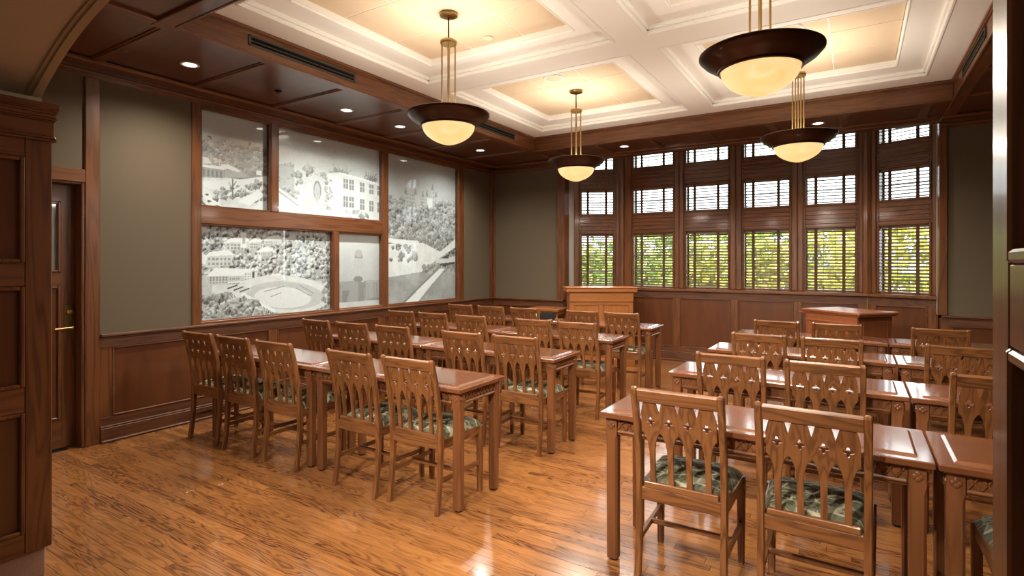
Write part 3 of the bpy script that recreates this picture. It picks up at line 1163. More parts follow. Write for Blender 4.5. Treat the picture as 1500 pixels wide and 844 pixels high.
def pic_school():
    p = Pic(190, 150, 2, 1.62)
    p.a = .66 + .12 * (1 - p.Y) + .10 * (p.noise(4, 4) - .5)
    p.forest(26, .06, .5, .36, .56, .03, .065, .40, .66)
    p.forest(14, .50, .66, .52, .62, .02, .05, .35, .6)
    p.forest(8, .82, .95, .54, .60, .02, .04, .36, .62)
    for k in range(5):
        p.line((.88, .52), (.84 + .03 * k, .66), .006, .42)
        p.line((.60, .55), (.50 + .05 * k, .70 - .01 * k), .004, .5)
    p.fill([(.25, .14), (.25, .46), (.36, .52), (.46, .46), (.46, .14)], .72, .06)
    p.fill([(.46, .12), (.46, .56), (.58, .60), (.60, .12)], .80, .05)
    p.fill([(.58, .10), (.58, .585), (.80, .56), (1, .52), (1, .06)], .78, .05)
    p.line((.58, .585), (.80, .56), .012, .9); p.line((.8, .56), (1, .52), .012, .9)
    for x in (.61, .67, .78, .88, .97):
        for (y0, y1) in ((.40, .53), (.17, .31)):
            p.rect(x - .001, y0 - (x - .6) * .08, x + .046, y1 - (x - .6) * .08, .42)
            p.rect(x + .021, y0 - .03, x + .026, y1, .78)
            p.rect(x, (y0 + y1) / 2 - (x - .6) * .08, x + .05, (y0 + y1) / 2 + .01 - (x - .6) * .08, .78)
    m_ = (((p.X - .365) / .036) ** 2 + ((p.Y - .33) / .12) ** 2 < 1) & (p.Y > .12)
    p.a[m_] = .45
    m_ = (((p.X - .365) / .026) ** 2 + ((p.Y - .31) / .11) ** 2 < 1) & (p.Y > .12)
    p.a[m_] = .62
    p.rect(.05, .18, .17, .56, .62)
    p.forest(20, .02, .2, .2, .55, .012, .03, .38, .7)
    p.forest(40, .43, .5, .10, .5, .01, .022, .42, .66)
    p.a[p.Y < .10] = (.84 + .2 * (p.noise(16, 20, 3) - .5))[p.Y < .10]
    p.fill([(0, .32), (.20, .13), (.3, .09), (0, .0)], .90, .05)
    p.line((0, .33), (.21, .15), .012, .95); p.line((0, .30), (.2, .12), .008, .55)
    p.forest(12, .60, .76, .06, .13, .02, .035, .5, .74)
    p.rect(.55, .05, .78, .09, .88)
    p.forest(4, .76, .88, .04, .10, .03, .04, .40, .62)
    return p


def pic_hill():
    p = Pic(130, 280, 3, .70)
    p.a = .74 - .10 * p.Y + .06 * (p.noise(4, 6) - .5)
    m_ = p.Y < .70 - .03 * p.X
    p.a[m_] = (.56 + .3 * (p.noise(16, 30, 4) - .5))[m_]
    for (x0, x1, y1) in ((.26, .40, .755), (.46, .54, .735), (.55, .70, .765), (.62, .66, .80), (.72, .84, .73)):
        p.rect(x0, .62, x1, y1, .68)
        p.windows(x0, .63, x1, y1, 5, 5, .55)
    for (x, y_) in ((.27, .765), (.40, .77), (.5, .76), (.56, .775), (.64, .82), (.69, .775)):
        p.fill([(x - .02, y_ - .02), (x, y_ + .03), (x + .02, y_ - .02)], .5)
    p.rect(.56, .64, .64, .74, .80)
    p.forest(330, 0, 1, .42, .72, .010, .035, .28, .66, lambda x, y_: not (.24 < x < .7 and y_ > .665))
    p.forest(60, .5, 1, .36, .44, .012, .03, .22, .6)
    p.a[p.Y < .20] = (.55 + .18 * (p.noise(10, 14, 4) - .5))[p.Y < .20]
    p.fill([(0, .40), (.5, .42), (.75, .36), (1, .46), (1, .40), (.62, .27), (.55, .22), (0, .18)], .80, .10)
    p.forest(20, .05, .4, .29, .39, .012, .03, .36, .62)
    p.fill([(0, .44), (.45, .43), (.45, .405), (0, .41)], .86)
    p.fill([(.66, .30), (1, .33), (1, .29), (.72, .265)], .74); p.fill([(.70, .27), (.98, .285), (.98, .262), (.74, .245)], .25)
    p.fill([(.76, .31), (.9, .35), (.88, .31)], .25)
    p.forest(40, .5, 1, .22, .26, .01, .02, .35, .6)
    p.fill([(.72, .235), (.84, .235), (.62, .12), (.42, 0), (.22, 0), (.45, .10)], .88, .05)
    p.line((.72, .235), (.22, 0), .008, .45); p.line((.84, .235), (.44, 0), .006, .5)
    return p


def pic_stadium():
    p = Pic(250, 165, 4, 1.62)
    p.a = .62 + .25 * (p.noise(18, 14, 4) - .5)
    p.forest(420, 0, 1, .40, 1.02, .018, .042, .22, .80)
    # buildings among the trees
    for (x0, y0, x1, y1, s_) in ((.18, .72, .34, .80, .03), (.34, .74, .43, .81, .02), (.06, .55, .23, .66, .02), (.45, .80, .58, .84, .02), (.40, .66, .50, .71, .02)):
        p.fill([(x0, y0), (x0, y1), (x1, y1 + s_), (x1, y0 + s_)], .70, .06)
        p.fill([(x0 - .01, y1), (x0 + .03, y1 + .05), (x1 - .02, y1 + s_ + .05), (x1 + .01, y1 + s_)], .86)
        p.windows(x0 + .01, y0 + .015, x1 - .01, y1, 6, 2, .5)
    p.rect(.285, .76, .325, .92, .80); p.rect(.295, .80, .315, .86, .6)
    p.fill([(0, .60), (0, .74), (.07, .66), (.06, .58)], .82)
    p.forest(90, .22, .75, .42, .68, .02, .036, .25, .86)
    p.rect(.02, .37, .36, .47, .66); p.fill([(.06, .46), (.12, .55), (.34, .53), (.37, .46)], .80)
    p.windows(.08, .38, .20, .46, 6, 3, .45); p.windows(.21, .37, .28, .45, 5, 2, .5); p.rect(.2, .385, .3, .40, .9)
    p.rect(.31, .37, .40, .50, .76); p.windows(.31, .38, .36, .49, 3, 4, .55); p.rect(.365, .37, .38, .5, .3)
    p.fill([(.48, .38), (.50, .47), (.56, .48), (.60, .42), (.58, .36)], .80)
    p.a[(p.Y < .37) & (p.X > .1)] = (.72 + .12 * (p.noise(14, 10) - .5))[(p.Y < .37) & (p.X > .1)]
    # stadium bowl
    def ell(cx, cy, a_, b2, rot=-.22):
        dx, dy = (p.X - cx) * p.asp, p.Y - cy
        c_, s_ = math.cos(rot), math.sin(rot)
        return ((dx * c_ - dy * s_) / a_) ** 2 + ((dx * s_ + dy * c_) / b2) ** 2
    m_ = (ell(.62, .19, .62, .22, .10) < 1)
    p.a[m_] = .48
    st = (np.sin(p.X * 170) > .1)
    p.a[m_ & st] = .62
    m_ = (ell(.62, .235, .62, .215, .10) < 1)
    p.a[m_] = (.74 + .08 * (p.noise(20, 20) - .5))[m_]
    m_ = (ell(.63, .22, .50, .16, .10) < 1)
    p.a[m_] = (.66 + .05 * (p.noise(20, 20) - .5))[m_]
    m_ = (ell(.60, .20, .36, .12, .10) < 1)
    p.a[m_] = .76
    for (q0, q1) in (((.70, .30), (.82, .20)), ((.82, .20), (.84, .23)), ((.73, .33), (.84, .235)), ((.45, .28), (.60, .33)), ((.50, .22), (.58, .26))):
        p.line(q0, q1, .004, .45)
    p.line((.30, .26), (.52, .06), .018, .82)
    for k in range(16):
        p.line((.31 + k * .0145, .235 - k * .0135), (.31 + k * .0145, .20 - k * .0135), .004, .25)
    for k in range(6):
        p.line((.20 + k * .02, .33 - k * .01), (.26 + k * .02, .36 - k * .01), .008, .32 + .4 * (k % 2))
    p.forest(130, -.02, .40, -.02, .26, .028, .055, .22, .66, lambda x, y_: y_ < .30 - .55 * max(0, x - .12))
    p.forest(30, .93, 1.02, .1, .42, .02, .04, .35, .6, lambda x, y_: True)
    return p


def pic_fountain():
    p = Pic(80, 140, 5, .72)
    p.a = .66 + .2 * (p.Y - .5) + .06 * (p.noise(4, 6) - .5)
    p.rect(0, 0, 1, .36, .52)
    m_ = p.Y < .36
    p.a[m_] = (.46 + .2 * (p.noise(8, 10, 4) - .5))[m_]
    p.fill([(.40, .2), (.40, .62), (.44, .66), (.58, .66), (.62, .62), (.62, .2)], .66, .05)
    p.fill([(.42, .66), (.42, .70), (.60, .70), (.60, .66)], .48)
    m_ = ((p.X - .51) / .08) ** 2 + ((p.Y - .72) / .05) ** 2 < 1
    p.a[m_] = .6
    m_ = ((p.X - .5) / .10) ** 2 + ((p.Y - .38) / .045) ** 2 < 1
    p.a[m_] = .4
    p.rect(.12, .06, .5, .35, .50); p.rect(.5, .08, .62, .34, .42); p.rect(.68, .12, .98, .35, .58)
    p.fill([(.16, .02), (.16, .24), (.32, .24), (.26, .12), (.34, .02)], .40)
    for k in range(9):
        p.line((.70 + k * .035, .12), (.70 + k * .035, .33), .008, .48)
    p.a[p.Y < .09] = (.70 + .1 * (p.noise(6, 6) - .5))[p.Y < .09]
    return p


def mural(key, pic, label, con=1.0):
    pic.a = (pic.a - .62) * con + .62
    y0, y1, z0, z1 = OPEN[key]
    e = .012
    y0 -= e; y1 += e; z0 -= e; z1 += e
    w, h = pic.w, pic.h
    X_ = XL - .07
    ys = np.linspace(y0, y1, w)
    zs = np.linspace(z0, z1, h)
    Yg, Zg = np.meshgrid(ys, zs)
    co = np.stack([np.full(Yg.shape, X_), Yg, Zg], -1).reshape(-1, 3)
    i, j = np.meshgrid(np.arange(w - 1), np.arange(h - 1))
    a_ = (j * w + i).ravel()
    faces = np.stack([a_, a_ + 1, a_ + 1 + w, a_ + w], -1)
    nv = len(co)
    # glass body behind the print
    back = [(X_ - .012, y0, z0), (X_ - .012, y1, z0), (X_ - .012, y1, z1), (X_ - .012, y0, z1)]
    c = [0, w - 1, w * h - 1, w * (h - 1)]
    vs = [tuple(v) for v in co.tolist()] + back
    fs = [tuple(f) for f in faces.tolist()] + [(nv + 3, nv + 2, nv + 1, nv), (c[0], c[1], nv + 1, nv), (c[1], c[2], nv + 2, nv + 1), (c[2], c[3], nv + 3, nv + 2), (c[3], c[0], nv, nv + 3)]
    me = bpy.data.meshes.new('glass_mural')
    me.from_pydata(vs, [], fs)
    me.materials.append(M_PRINT)
    at = me.color_attributes.new('print', 'FLOAT_COLOR', 'POINT')
    v = np.clip(pic.a * 1.08 + .05 + pic.n2 * .07, .03, 1.0)
    # display tone -> linear reflectance
    lin = np.clip(v, 0, 1) ** 1.7 * .94
    colr = np.ones((nv + 4, 4), np.float32) * .5
    colr[:nv, 0] = lin.ravel() * .82
    colr[:nv, 1] = lin.ravel() * .97
    colr[:nv, 2] = lin.ravel() * 1.04
    at.data.foreach_set('color', colr.ravel())
    o = bpy.data.objects.new('glass_mural', me)
    COL.objects.link(o)
    tag(o, label, 'mural')
    return o


mural('rail yard', pic_rail(), 'upper left black-and-white glass mural of a snowy rail yard with sheds', 1.15)
mural('school', pic_school(), 'upper middle black-and-white glass mural of a school building with an arched entry')
mural('hill', pic_hill(), 'tall right black-and-white glass mural of a wooded hill with towers and a stream', 1.2)
mural('stadium', pic_stadium(), 'lower left black-and-white glass mural of a stadium among trees seen from above', 1.4)
mural('fountain', pic_fountain(), 'small lower glass mural of a pale column beside the stadium picture')


# ------------------------------------------------------------------ chairs
def make_chair():
    root = empty('dining_chair')
    wz, wx_, wy = W('chair', 'Z'), W('chair', 'X'), W('chair', 'Y')
    hx = .187

    def yb(z):                                            # centre line of the rear posts
        if z < .40:
            t_ = z / .40
            return .034 * (1 - (1 - t_) ** 2)
        t_ = (z - .40) / .51
        return .034 - .012 * t_ - .076 * t_ * t_

    for sx in (-1, 1):
        rings = []
        for z in (0, .02, .10, .20, .30, .38, .44, .52, .60, .70, .80, .87, .897, .907, .912):
            wx2 = .0145 if z < .9 else (.0115 if z < .91 else .005)
            wy2 = .017 + (.004 if .3 < z < .5 else 0)
            if z > .9:
                wy2 = .012 if z < .91 else .005
            if z < .01:
                wx2, wy2 = .014, .014
            yc = yb(z)
            c = .35
            rings.append([(sx * hx + wx2 * a, yc + wy2 * b2, z) for a, b2 in ((-1, -1 + c), (-1 + c, -1), (1 - c, -1), (1, -1 + c), (1, 1 - c), (1 - c, 1), (-1 + c, 1), (-1, 1 - c))])
        MB().sweep(rings).build('back_post', wz, root)
        xf = .198 * sx
        rings = []
        for z, w2 in ((0, .0135), (.02, .015), (.38, .0195), (.425, .0195)):
            rings.append([(xf + w2 * a, .418 + w2 * b2, z) for a, b2 in ((-1, -.7), (-.7, -1), (.7, -1), (1, -.7), (1, .7), (.7, 1), (-.7, 1), (-1, .7))])
        MB().sweep(rings).build('front_leg', wz, root)
        MB().bar((hx * sx, .045, .402), (xf, .405, .402), .02, .052).build('side_rail', wy, root)
        MB().bar((hx * sx, .035, .19), (xf, .41, .19), .016, .026).build('side_stretcher', wy, root)
    # rails of the back, leaning with the posts
    a0, a1 = yb(.842), yb(.902)
    pts = []
    tilt = math.atan2(a0 - a1, .06)
    Mt = Matrix.Translation((0, (a0 + a1) / 2, .872)) @ Matrix.Rotation(tilt, 4, 'X')
    MB().box(-hx + .012, hx - .012, -.0125, .0125, -.031, .031, .004, Mt).build('top_rail', wx_, root)
    MB().box(-hx, hx, yb(.40) - .013, yb(.40) + .010, .372, .433, .004).build('rear_seat_rail', wx_, root)
    MB().box(-hx + .022, hx - .022, yb(.45) - .012, yb(.45) + .014, .430, .460, .004).build('lower_back_rail', wx_, root)
    MB().box(-.195, .195, .408, .430, .376, .427, .003).build('front_seat_rail', wx_, root)
    MB().box(-.193, .193, .215, .231, .179, .203, .003).build('cross_stretcher', wx_, root)
    # the four pierced splats
    half = [(.0125, .452), (.0118, .54), (.0125, .595), (.0145, .630), (.019, .655), (.026, .678), (.0335, .692), (.0408, .699), (.0408, .790), (.0265, .8435)]
    outline = [(x, z) for x, z in half] + [(-x, z) for x, z in half[::-1]]
    hole = []
    for k in range(24):
        th = 2 * PI * k / 24
        r_ = .0152 + .0052 * math.cos(4 * th)
        hole.append((r_ * math.cos(th), .752 + 1.08 * r_ * math.sin(th)))
    sp = MB().poly(outline, -.0065, .0065, [hole])
    # bend onto the leaning centre line
    sp.v = [(x, y_ + yb(z), z) for (x, y_, z) in sp.v]
    me = sp.mesh('splat', wz)
    for k in range(4):
        inst(me, 'splat', root, loc=((k - 1.5) * .0817, 0, 0))
    # domed seat cushion
    n = 18
    vs, fs = [], []
    xs = [-1 + 2 * i / n for i in range(n + 1)]
    for j in range(n + 1):
        for i in range(n + 1):
            u, v = xs[i], xs[j]
            wx2 = .178 + .030 * (v + 1) / 2
            d_ = max(abs(u), abs(v))
            prof = (1 - abs(u) ** 5) * (1 - abs(v) ** 5)
            uu = u * (1 - .03 * (abs(v) ** 6))
            vv = v * (1 - .03 * (abs(u) ** 6))
            vs.append((uu * wx2, .238 + vv * .198, .430 + .054 * max(prof, 0) ** .45))
    nb = len(vs)
    for j in range(n + 1):
        for i in range(n + 1):
            x, y_, z = vs[j * (n + 1) + i]
            vs.append((x, y_, .412))
    for j in range(n):
        for i in range(n):
            a = j * (n + 1) + i
            fs.append((a, a + 1, a + n + 2, a + n + 1))
    rim = [i for i in range(n + 1)] + [(j + 1) * (n + 1) - 1 for j in range(1, n + 1)] + [n * (n + 1) + i for i in range(n - 1, -1, -1)] + [j * (n + 1) for j in range(n - 1, 0, -1)]
    for k in range(len(rim)):
        a, b2 = rim[k], rim[(k + 1) % len(rim)]
        fs.append((a, b2, b2 + nb, a + nb))
    fs.append(tuple(i + nb for i in rim))
    used = sorted({i for f in fs for i in f})
    mp_ = {o_: k for k, o_ in enumerate(used)}
    cb = MB()
    cb.v = [vs[i] for i in used]
    cb.f = [tuple(mp_[i] for i in f) for f in fs]
    cb.build('seat_cushion', M_SEAT, root, True)
    return root


chair0 = make_chair()
remember(chair0)
ROWY = [2.522, 3.685, 4.850, 6.010]
ORD = ['front', 'second', 'third', 'rear']
NTH = ['first', 'second', 'third', 'fourth', 'fifth']
first = [True]


def place_chair(x, y_, rz, label, group):
    if first[0]:
        c = chair0
        first[0] = False
    else:
        c = copy_tree(chair0)
    c.location = (x, y_, 0)
    c.rotation_euler = (0, 0, rz)
    tag(c, label, 'chair', group)
    return c


rr = random.Random(11)
for r_ in range(4):
    for k, x in enumerate((-4.525, -4.03, -3.51, -2.735, -2.235)):
        dx = rr.uniform(-.012, .012)
        side = 'nearest the murals' if k == 0 else ('at the aisle end' if k == 4 else '%s from the murals' % NTH[k])
        place_chair(x + dx, ROWY[r_] - .075 + rr.uniform(-.012, .012), rr.uniform(-.03, .03),
                    'oak chair with green seat, left-hand tables, %s row, %s' % (ORD[r_], side), 'oak chairs along the left-hand tables')
    xs = (-.66, -.15, .61)
    for k, x in enumerate(xs):
        side = ('at the aisle end', 'second from the aisle', 'third from the aisle')[k]
        place_chair(x + rr.uniform(-.008, .008), ROWY[r_] - .08 + rr.uniform(-.012, .012), rr.uniform(-.02, .02),
                    'oak chair with green seat, right-hand tables, %s row, %s' % (ORD[r_], side), 'oak chairs along the right-hand tables')

# ------------------------------------------------------------------ tables
TL, TD = 1.322, .477


def make_table():
    root = empty('seminar_table')
    wx_, wy, wz = W('table', 'X'), W('table', 'Y'), W('table', 'Z')
    top = MB().box(-TL / 2, TL / 2, -TD / 2, TD / 2, .707, .734, .004).build('tabletop', W('tabletop', 'X'), root)
    # raised field with a bevelled edge
    e0, e1 = .048, .060
    f_ = MB()
    lo_ = [(-TL / 2 + e0, -TD / 2 + e0), (TL / 2 - e0, -TD / 2 + e0), (TL / 2 - e0, TD / 2 - e0), (-TL / 2 + e0, TD / 2 - e0)]
    hi_ = [(-TL / 2 + e1, -TD / 2 + e1), (TL / 2 - e1, -TD / 2 + e1), (TL / 2 - e1, TD / 2 - e1), (-TL / 2 + e1, TD / 2 - e1)]
    f_.sweep([[(x, y_, .733) for x, y_ in lo_], [(x, y_, .742) for x, y_ in hi_]])
    f_.build('raised_field', W('tabletop', 'X'), top)
    lx, ly = TL / 2 - .052, TD / 2 - .053
    for sx in (-1, 1):
        for sy in (-1, 1):
            lg = MB()
            w2 = .0285
            c = .30
            def ring(z, w3, c_):
                return [(sx * lx + w3 * a, sy * ly + w3 * b2, z) for a, b2 in ((-1, -1 + c_), (-1 + c_, -1), (1 - c_, -1), (1, -1 + c_), (1, 1 - c_), (1 - c_, 1), (-1 + c_, 1), (-1, 1 - c_))]
            lg.sweep([ring(.012, w2 - .001, .34), ring(.60, w2, .34), ring(.632, w2, .08), ring(.708, w2, .08)])
            leg = lg.build('leg', wz, root)
            MB().lathe([(.020, 0), (.020, .012)], 10, Matrix.Translation((sx * lx, sy * ly, 0))).build('glide', M_RUBBER, leg)
            # carved rosette on the outer faces of the leg head
            for (M_) in (Matrix.Translation((sx * lx, sy * (ly + w2), .668)) @ Matrix.Rotation(-sy * PI / 2, 4, 'X'),
                         Matrix.Translation((sx * (lx + w2), sy * ly, .668)) @ Matrix.Rotation(sx * PI / 2, 4, 'Y')):
                q = MB()
                for k in range(4):
                    th = k * PI / 2
                    q.lathe([(.0105, -.002), (.0095, .003), (.005, .0055)], 8, M_ @ Matrix.Translation((.0095 * math.cos(th), .0095 * math.sin(th), 0)))
                q.build('rosette', wz, leg, True)
    # aprons: board, carved lattice, lower moulding
    for sy in (-1, 1):
        yf = sy * (ly + .012)
        ap_ = MB().box(-lx + .03, lx - .03, yf - .008, yf + .008, .628, .708, .002).build('apron', wx_, root)
        q = MB()
        n = 30
        for k in range(n):
            xc = -lx + .05 + (2 * lx - .10) * k / (n - 1)
            yo = yf + sy * .011
            q.bar((xc - .017, yo, .654), (xc + .017, yo, .702), .007, .007, (0, sy, 0)).bar((xc + .017, yo, .654), (xc - .017, yo, .702), .007, .007, (0, sy, 0))
        q.build('carved_band', wx_, ap_)
        MB().box(-lx + .03, lx - .03, yf - .010, yf + .010 + 0, .624, .648, .004).box(-lx + .03, lx - .03, yf - sy * .01, yf + sy * .020, .634, .650, .006).build('apron_moulding', wx_, ap_)
    for sx in (-1, 1):
        xf = sx * (lx + .012)
        ap_ = MB().box(xf - .008, xf + .008, -ly + .03, ly - .03, .628, .708, .002).build('apron', wy, root)
        q = MB()
        n = 9
        for k in range(n):
            yc = -ly + .05 + (2 * ly - .10) * k / (n - 1)
            xo = xf + sx * .011
            q.bar((xo, yc - .017, .654), (xo, yc + .017, .702), .007, .007, (sx, 0, 0)).bar((xo, yc + .017, .654), (xo, yc - .017, .702), .007, .007, (sx, 0, 0))
        q.build('carved_band', wy, ap_)
        MB().box(xf - sx * .01, xf + sx * .022, -ly + .03, ly - .03, .634, .650, .006).build('apron_moulding', wy, ap_)
    return root


table0 = make_table()
remember(table0)
n_t = 0
for r_ in range(4):
    for k, (xc, lab) in enumerate(((-3.275 - TL / 2, 'wall half of the left-hand %s row, beside the murals'),
                                   (-1.940 - TL / 2, 'aisle half of the left-hand %s row'),
                                   (-1.074 + TL / 2, 'aisle half of the right-hand %s row'),
                                   (.256 + TL / 2, 'outer half of the right-hand %s row by the door post'))):
        t_ = table0 if n_t == 0 else copy_tree(table0)
        n_t += 1
        t_.location = (xc, ROWY[r_] + TD / 2, 0)
        tag(t_, 'narrow oak table, ' + lab % ORD[r_], 'table', 'narrow oak tables in rows')

# ------------------------------------------------------------------ lecterns and small things
def panel_face(parent, M, u0, u1, z0, z1, cols, kind, n=0.0):
    """framed panels on one face of a cabinet"""
    wz, wx_ = W(kind, 'Z'), W(kind, 'X')
    sw = .06
    MB().box(u0, u1, n - .02, n, z0, z0 + .09, .003, M).build('rail', wx_, parent)
    MB().box(u0, u1, n - .02, n, z1 - .05, z1, .003, M).build('rail', wx_, parent)
    edges = [u0 + (u1 - u0) * i / cols for i in range(cols + 1)]
    for i, e in enumerate(edges):
        a, b2 = (e, e + sw) if i == 0 else ((e - sw, e) if i == cols else (e - sw / 2, e + sw / 2))
        MB().box(a, b2, n - .02, n - .0005, z0 + .09, z1 - .05, .003, M).build('stile', wz, parent)
    for i in range(cols):
        a = edges[i] + (sw if i == 0 else sw / 2)
        b2 = edges[i + 1] - (sw if i == cols - 1 else sw / 2)
        p = MB().box(a, b2, n - .03, n - .012, z0 + .09, z1 - .05, 0, M).build('panel', wz, parent)
        q = MB()
        bead(q, a, b2, z0 + .09, z1 - .05, n - .014, n + .003, .012, M)
        q.build('panel_moulding', wx_, p)


# cabinet lectern before the left angled window
c0, c1 = Vector((-3.47, 7.03)), Vector((-2.67, 7.54))
dv = (c1 - c0)
wid = dv.length
rz = math.atan2(dv.y, dv.x)
pod = empty('lectern_cabinet', (c0.x, c0.y, 0), rz)
tag(pod, 'tall orange-oak lectern cabinet with two panels in front of the left bay window', 'lectern')
Mf = wallM(0, 0, 1, 0, 0, -1)
DP = .42
MB().box(.02, wid - .02, .03, DP - .02, .02, 1.08, .002).build('carcass', W('podium', 'Z'), pod)
panel_face(pod, wallM(.0, .02, 1, 0, 0, -1), .02, wid - .02, .10, .92, 2, 'podium')
MB().box(.02, wid - .02, .0, .03, .915, 1.045, .003).build('frieze_board', W('podium', 'X'), pod)
MB().box(-.03, wid + .03, -.035, DP, 1.048, 1.105, .010).box(-.04, wid + .04, -.045, DP + .01, 1.105, 1.121, .006).build('cap', W('podium', 'X'), pod)
MB().box(0, wid, -.005, DP, 0, .10, .005).build('base', W('podium', 'X'), pod)

# low lectern on the right, turned by half a right angle
lc = empty('lectern', (.024, 6.67, 0), math.atan2(.39, .33))
tag(lc, 'low reddish-brown lectern with a broad flat top behind the right-hand tables', 'lectern')
LW, LD = .51, .69
MB().box(.02, LW - .02, .02, LD - .02, .02, .905, .003).build('carcass', W('red', 'Z'), lc)
MB().box(-.012, LW + .012, -.012, LD + .012, .905, .921, .005).box(-.025, LW + .025, -.025, LD + .025, .921, .95, .008).build('top', W('red', 'X'), lc)
panel_face(lc, wallM(0, .02, 1, 0, 0, -1), .02, LW - .02, .08, .905, 1, 'red')
MB().box(.0, .02, .02, LD - .02, .08, .905, .002).build('side_panel', W('red', 'Z'), lc)
MB().box(-.008, .02, .01, LD - .01, .815, .84, .006).build('side_moulding', W('red', 'Y'), lc)
MB().box(.0, LW, .0, LD, 0, .08, .004).build('base', W('red', 'X'), lc)
MB().box(.04, .36, LD - .02, LD + .13, .885, .902, .004).build('pull_out_shelf', W('red', 'X'), lc)

# side table in the far left corner
st = empty('side_table', (-3.98, 7.38, 0))
tag(st, 'small oak side table against the back wall left of the lectern cabinet', 'table')
MB().box(-.26, .26, -.2, .2, .745, .785, .004).build('tabletop', W('podium', 'X'), st)
MB().box(-.24, .24, -.18, .18, .70, .745, .003).build('apron', W('podium', 'X'), st)
for sx in (-1, 1):
    for sy in (-1, 1):
        MB().box(sx * .22 - .02, sx * .22 + .02, sy * .16 - .02, sy * .16 + .02, 0, .70, .003).build('leg', W('podium', 'Z'), st)

egg = MB().lathe([(.002, 0), (.016, .001), (.024, .014), (.026, .03), (.021, .055), (.012, .073), (.003, .08)], 16,
                 Matrix.Translation((-3.60, 6.34, .742))).build('ornament', M_WHITE, None, True)
tag(egg, 'tiny white egg-shaped ornament standing on the rear left-hand table', 'ornament')
fo = empty('folder', (-3.435, 6.33, .742), math.radians(20))
tag(fo, 'black folder propped half open on the rear left-hand table near the ornament', 'folder')
MB().box(-.11, .11, -.075, .075, 0, .010, .002).build('cover', M_BLACK, fo)
MB().box(-.11, .11, -.004, .004, 0, .11, .001, Matrix.Translation((0, .07, .008)) @ Matrix.Rotation(math.radians(-62), 4, 'X')).build('cover', M_BLACK, fo)


# ------------------------------------------------------------------ pendants
def make_pendant():
    root = empty('pendant_light')
    MB().lathe([(.004, 3.367), (.066, 3.367), (.072, 3.358), (.068, 3.345), (.040, 3.334), (.010, 3.330), (.004, 3.330)], 28).build('canopy', M_BRASS, root, True)
    MB().tube((0, 0, 3.335), (0, 0, 3.155), .0065, 10).build('stem', M_BRONZE, root, True)
    MB().lathe([(.004, 3.16), (.060, 3.16), (.064, 3.155), (.064, 3.135), (.060, 3.130), (.004, 3.130)], 28).build('rod_plate', M_BRASS, root, True)
    for k in range(5):
        x, y_ = (0, 0) if k == 4 else (.050 * math.cos(k * PI / 2), .050 * math.sin(k * PI / 2))
        MB().tube((x, y_, 3.132), (x, y_, 2.575), .0062, 8).build('rod', M_BRASS, root, True)
    d_ = MB().lathe([(.205, 2.500), (.213, 2.505), (.214, 2.515), (.222, 2.522), (.255, 2.540), (.285, 2.560), (.303, 2.580), (.311, 2.588), (.312, 2.598), (.304, 2.603),
                     (.290, 2.590), (.262, 2.566), (.230, 2.545), (.200, 2.528), (.200, 2.515), (.205, 2.500)], 56)
    d_.f = [f for f in d_.f if len(f) == 4]
    d_.build('dish', M_BRONZE, root, True)
    MB().lathe([(.004, 2.574), (.07, 2.574), (.075, 2.566), (.02, 2.556), (.004, 2.556)], 24).build('hub', M_BRASS, root, True)
    q = MB()
    for k in range(3):
        th = k * 2 * PI / 3
        q.bar((0, 0, 2.563), (.235 * math.cos(th), .235 * math.sin(th), 2.552), .014, .006)
    q.build('spider', M_BRONZE, root)
    n = 20
    prof = []
    for i in range(n + 1):
        t_ = i / n
        s_ = math.sin(t_ * PI / 2)
        prof.append((.199 * max(1 - s_ ** 2.2, 0) ** .72 if i < n else .002, 2.516 - .151 * s_))
    b_ = MB().lathe(prof, 48)
    b_.f = [f for f in b_.f if not (len(f) > 4 and abs(b_.v[f[0]][2] - 2.516) < 1e-6)]
    b_.build('glass_bowl', M_BOWL, root, True)
    return root


pend0 = make_pendant()
remember(pend0)
for i, (x, y_, lab) in enumerate(((-2.625, 3.27, 'bronze and alabaster bowl pendant over the left-hand tables, nearer one'),
                                  (-2.615, 5.49, 'bronze and alabaster bowl pendant over the left-hand tables, far one'),
                                  (-.437, 3.20, 'bronze and alabaster bowl pendant over the right-hand tables, largest and nearest'),
                                  (-.437, 5.49, 'bronze and alabaster bowl pendant over the right-hand tables, far one before the blinds'))):
    p = pend0 if i == 0 else copy_tree(pend0)
    ang = math.atan2(x, y_)
    p.location = (x, y_, 0)
    p.rotation_euler = (0, 0, -ang + (math.radians(26) if i == 3 else math.radians(4)))
    tag(p, lab, 'pendant lamp', 'four bowl pendants')
    lamp('pendant_down', 'AREA', (x, y_, 2.360), P_PENDANT_DOWN, WARM, .14)
    lamp('pendant_up', 'AREA', (x, y_, 2.606), P_PENDANT_UP, WARM, .16, (PI, 0, 0))

# ------------------------------------------------------------------ recessed downlights
def make_down():
    root = empty('downlight')
    r_ = MB().lathe([(.052, .004), (.066, .0), (.070, -.003), (.066, -.006), (.050, -.004)], 28)
    r_.f = [f for f in r_.f if len(f) == 4]
    r_.build('trim_ring', M_WHITE, root, True)
    MB().lathe([(.002, .004), (.053, .004), (.053, -.001), (.002, -.002)], 28).build('lens', M_LENS, root, True)
    return root


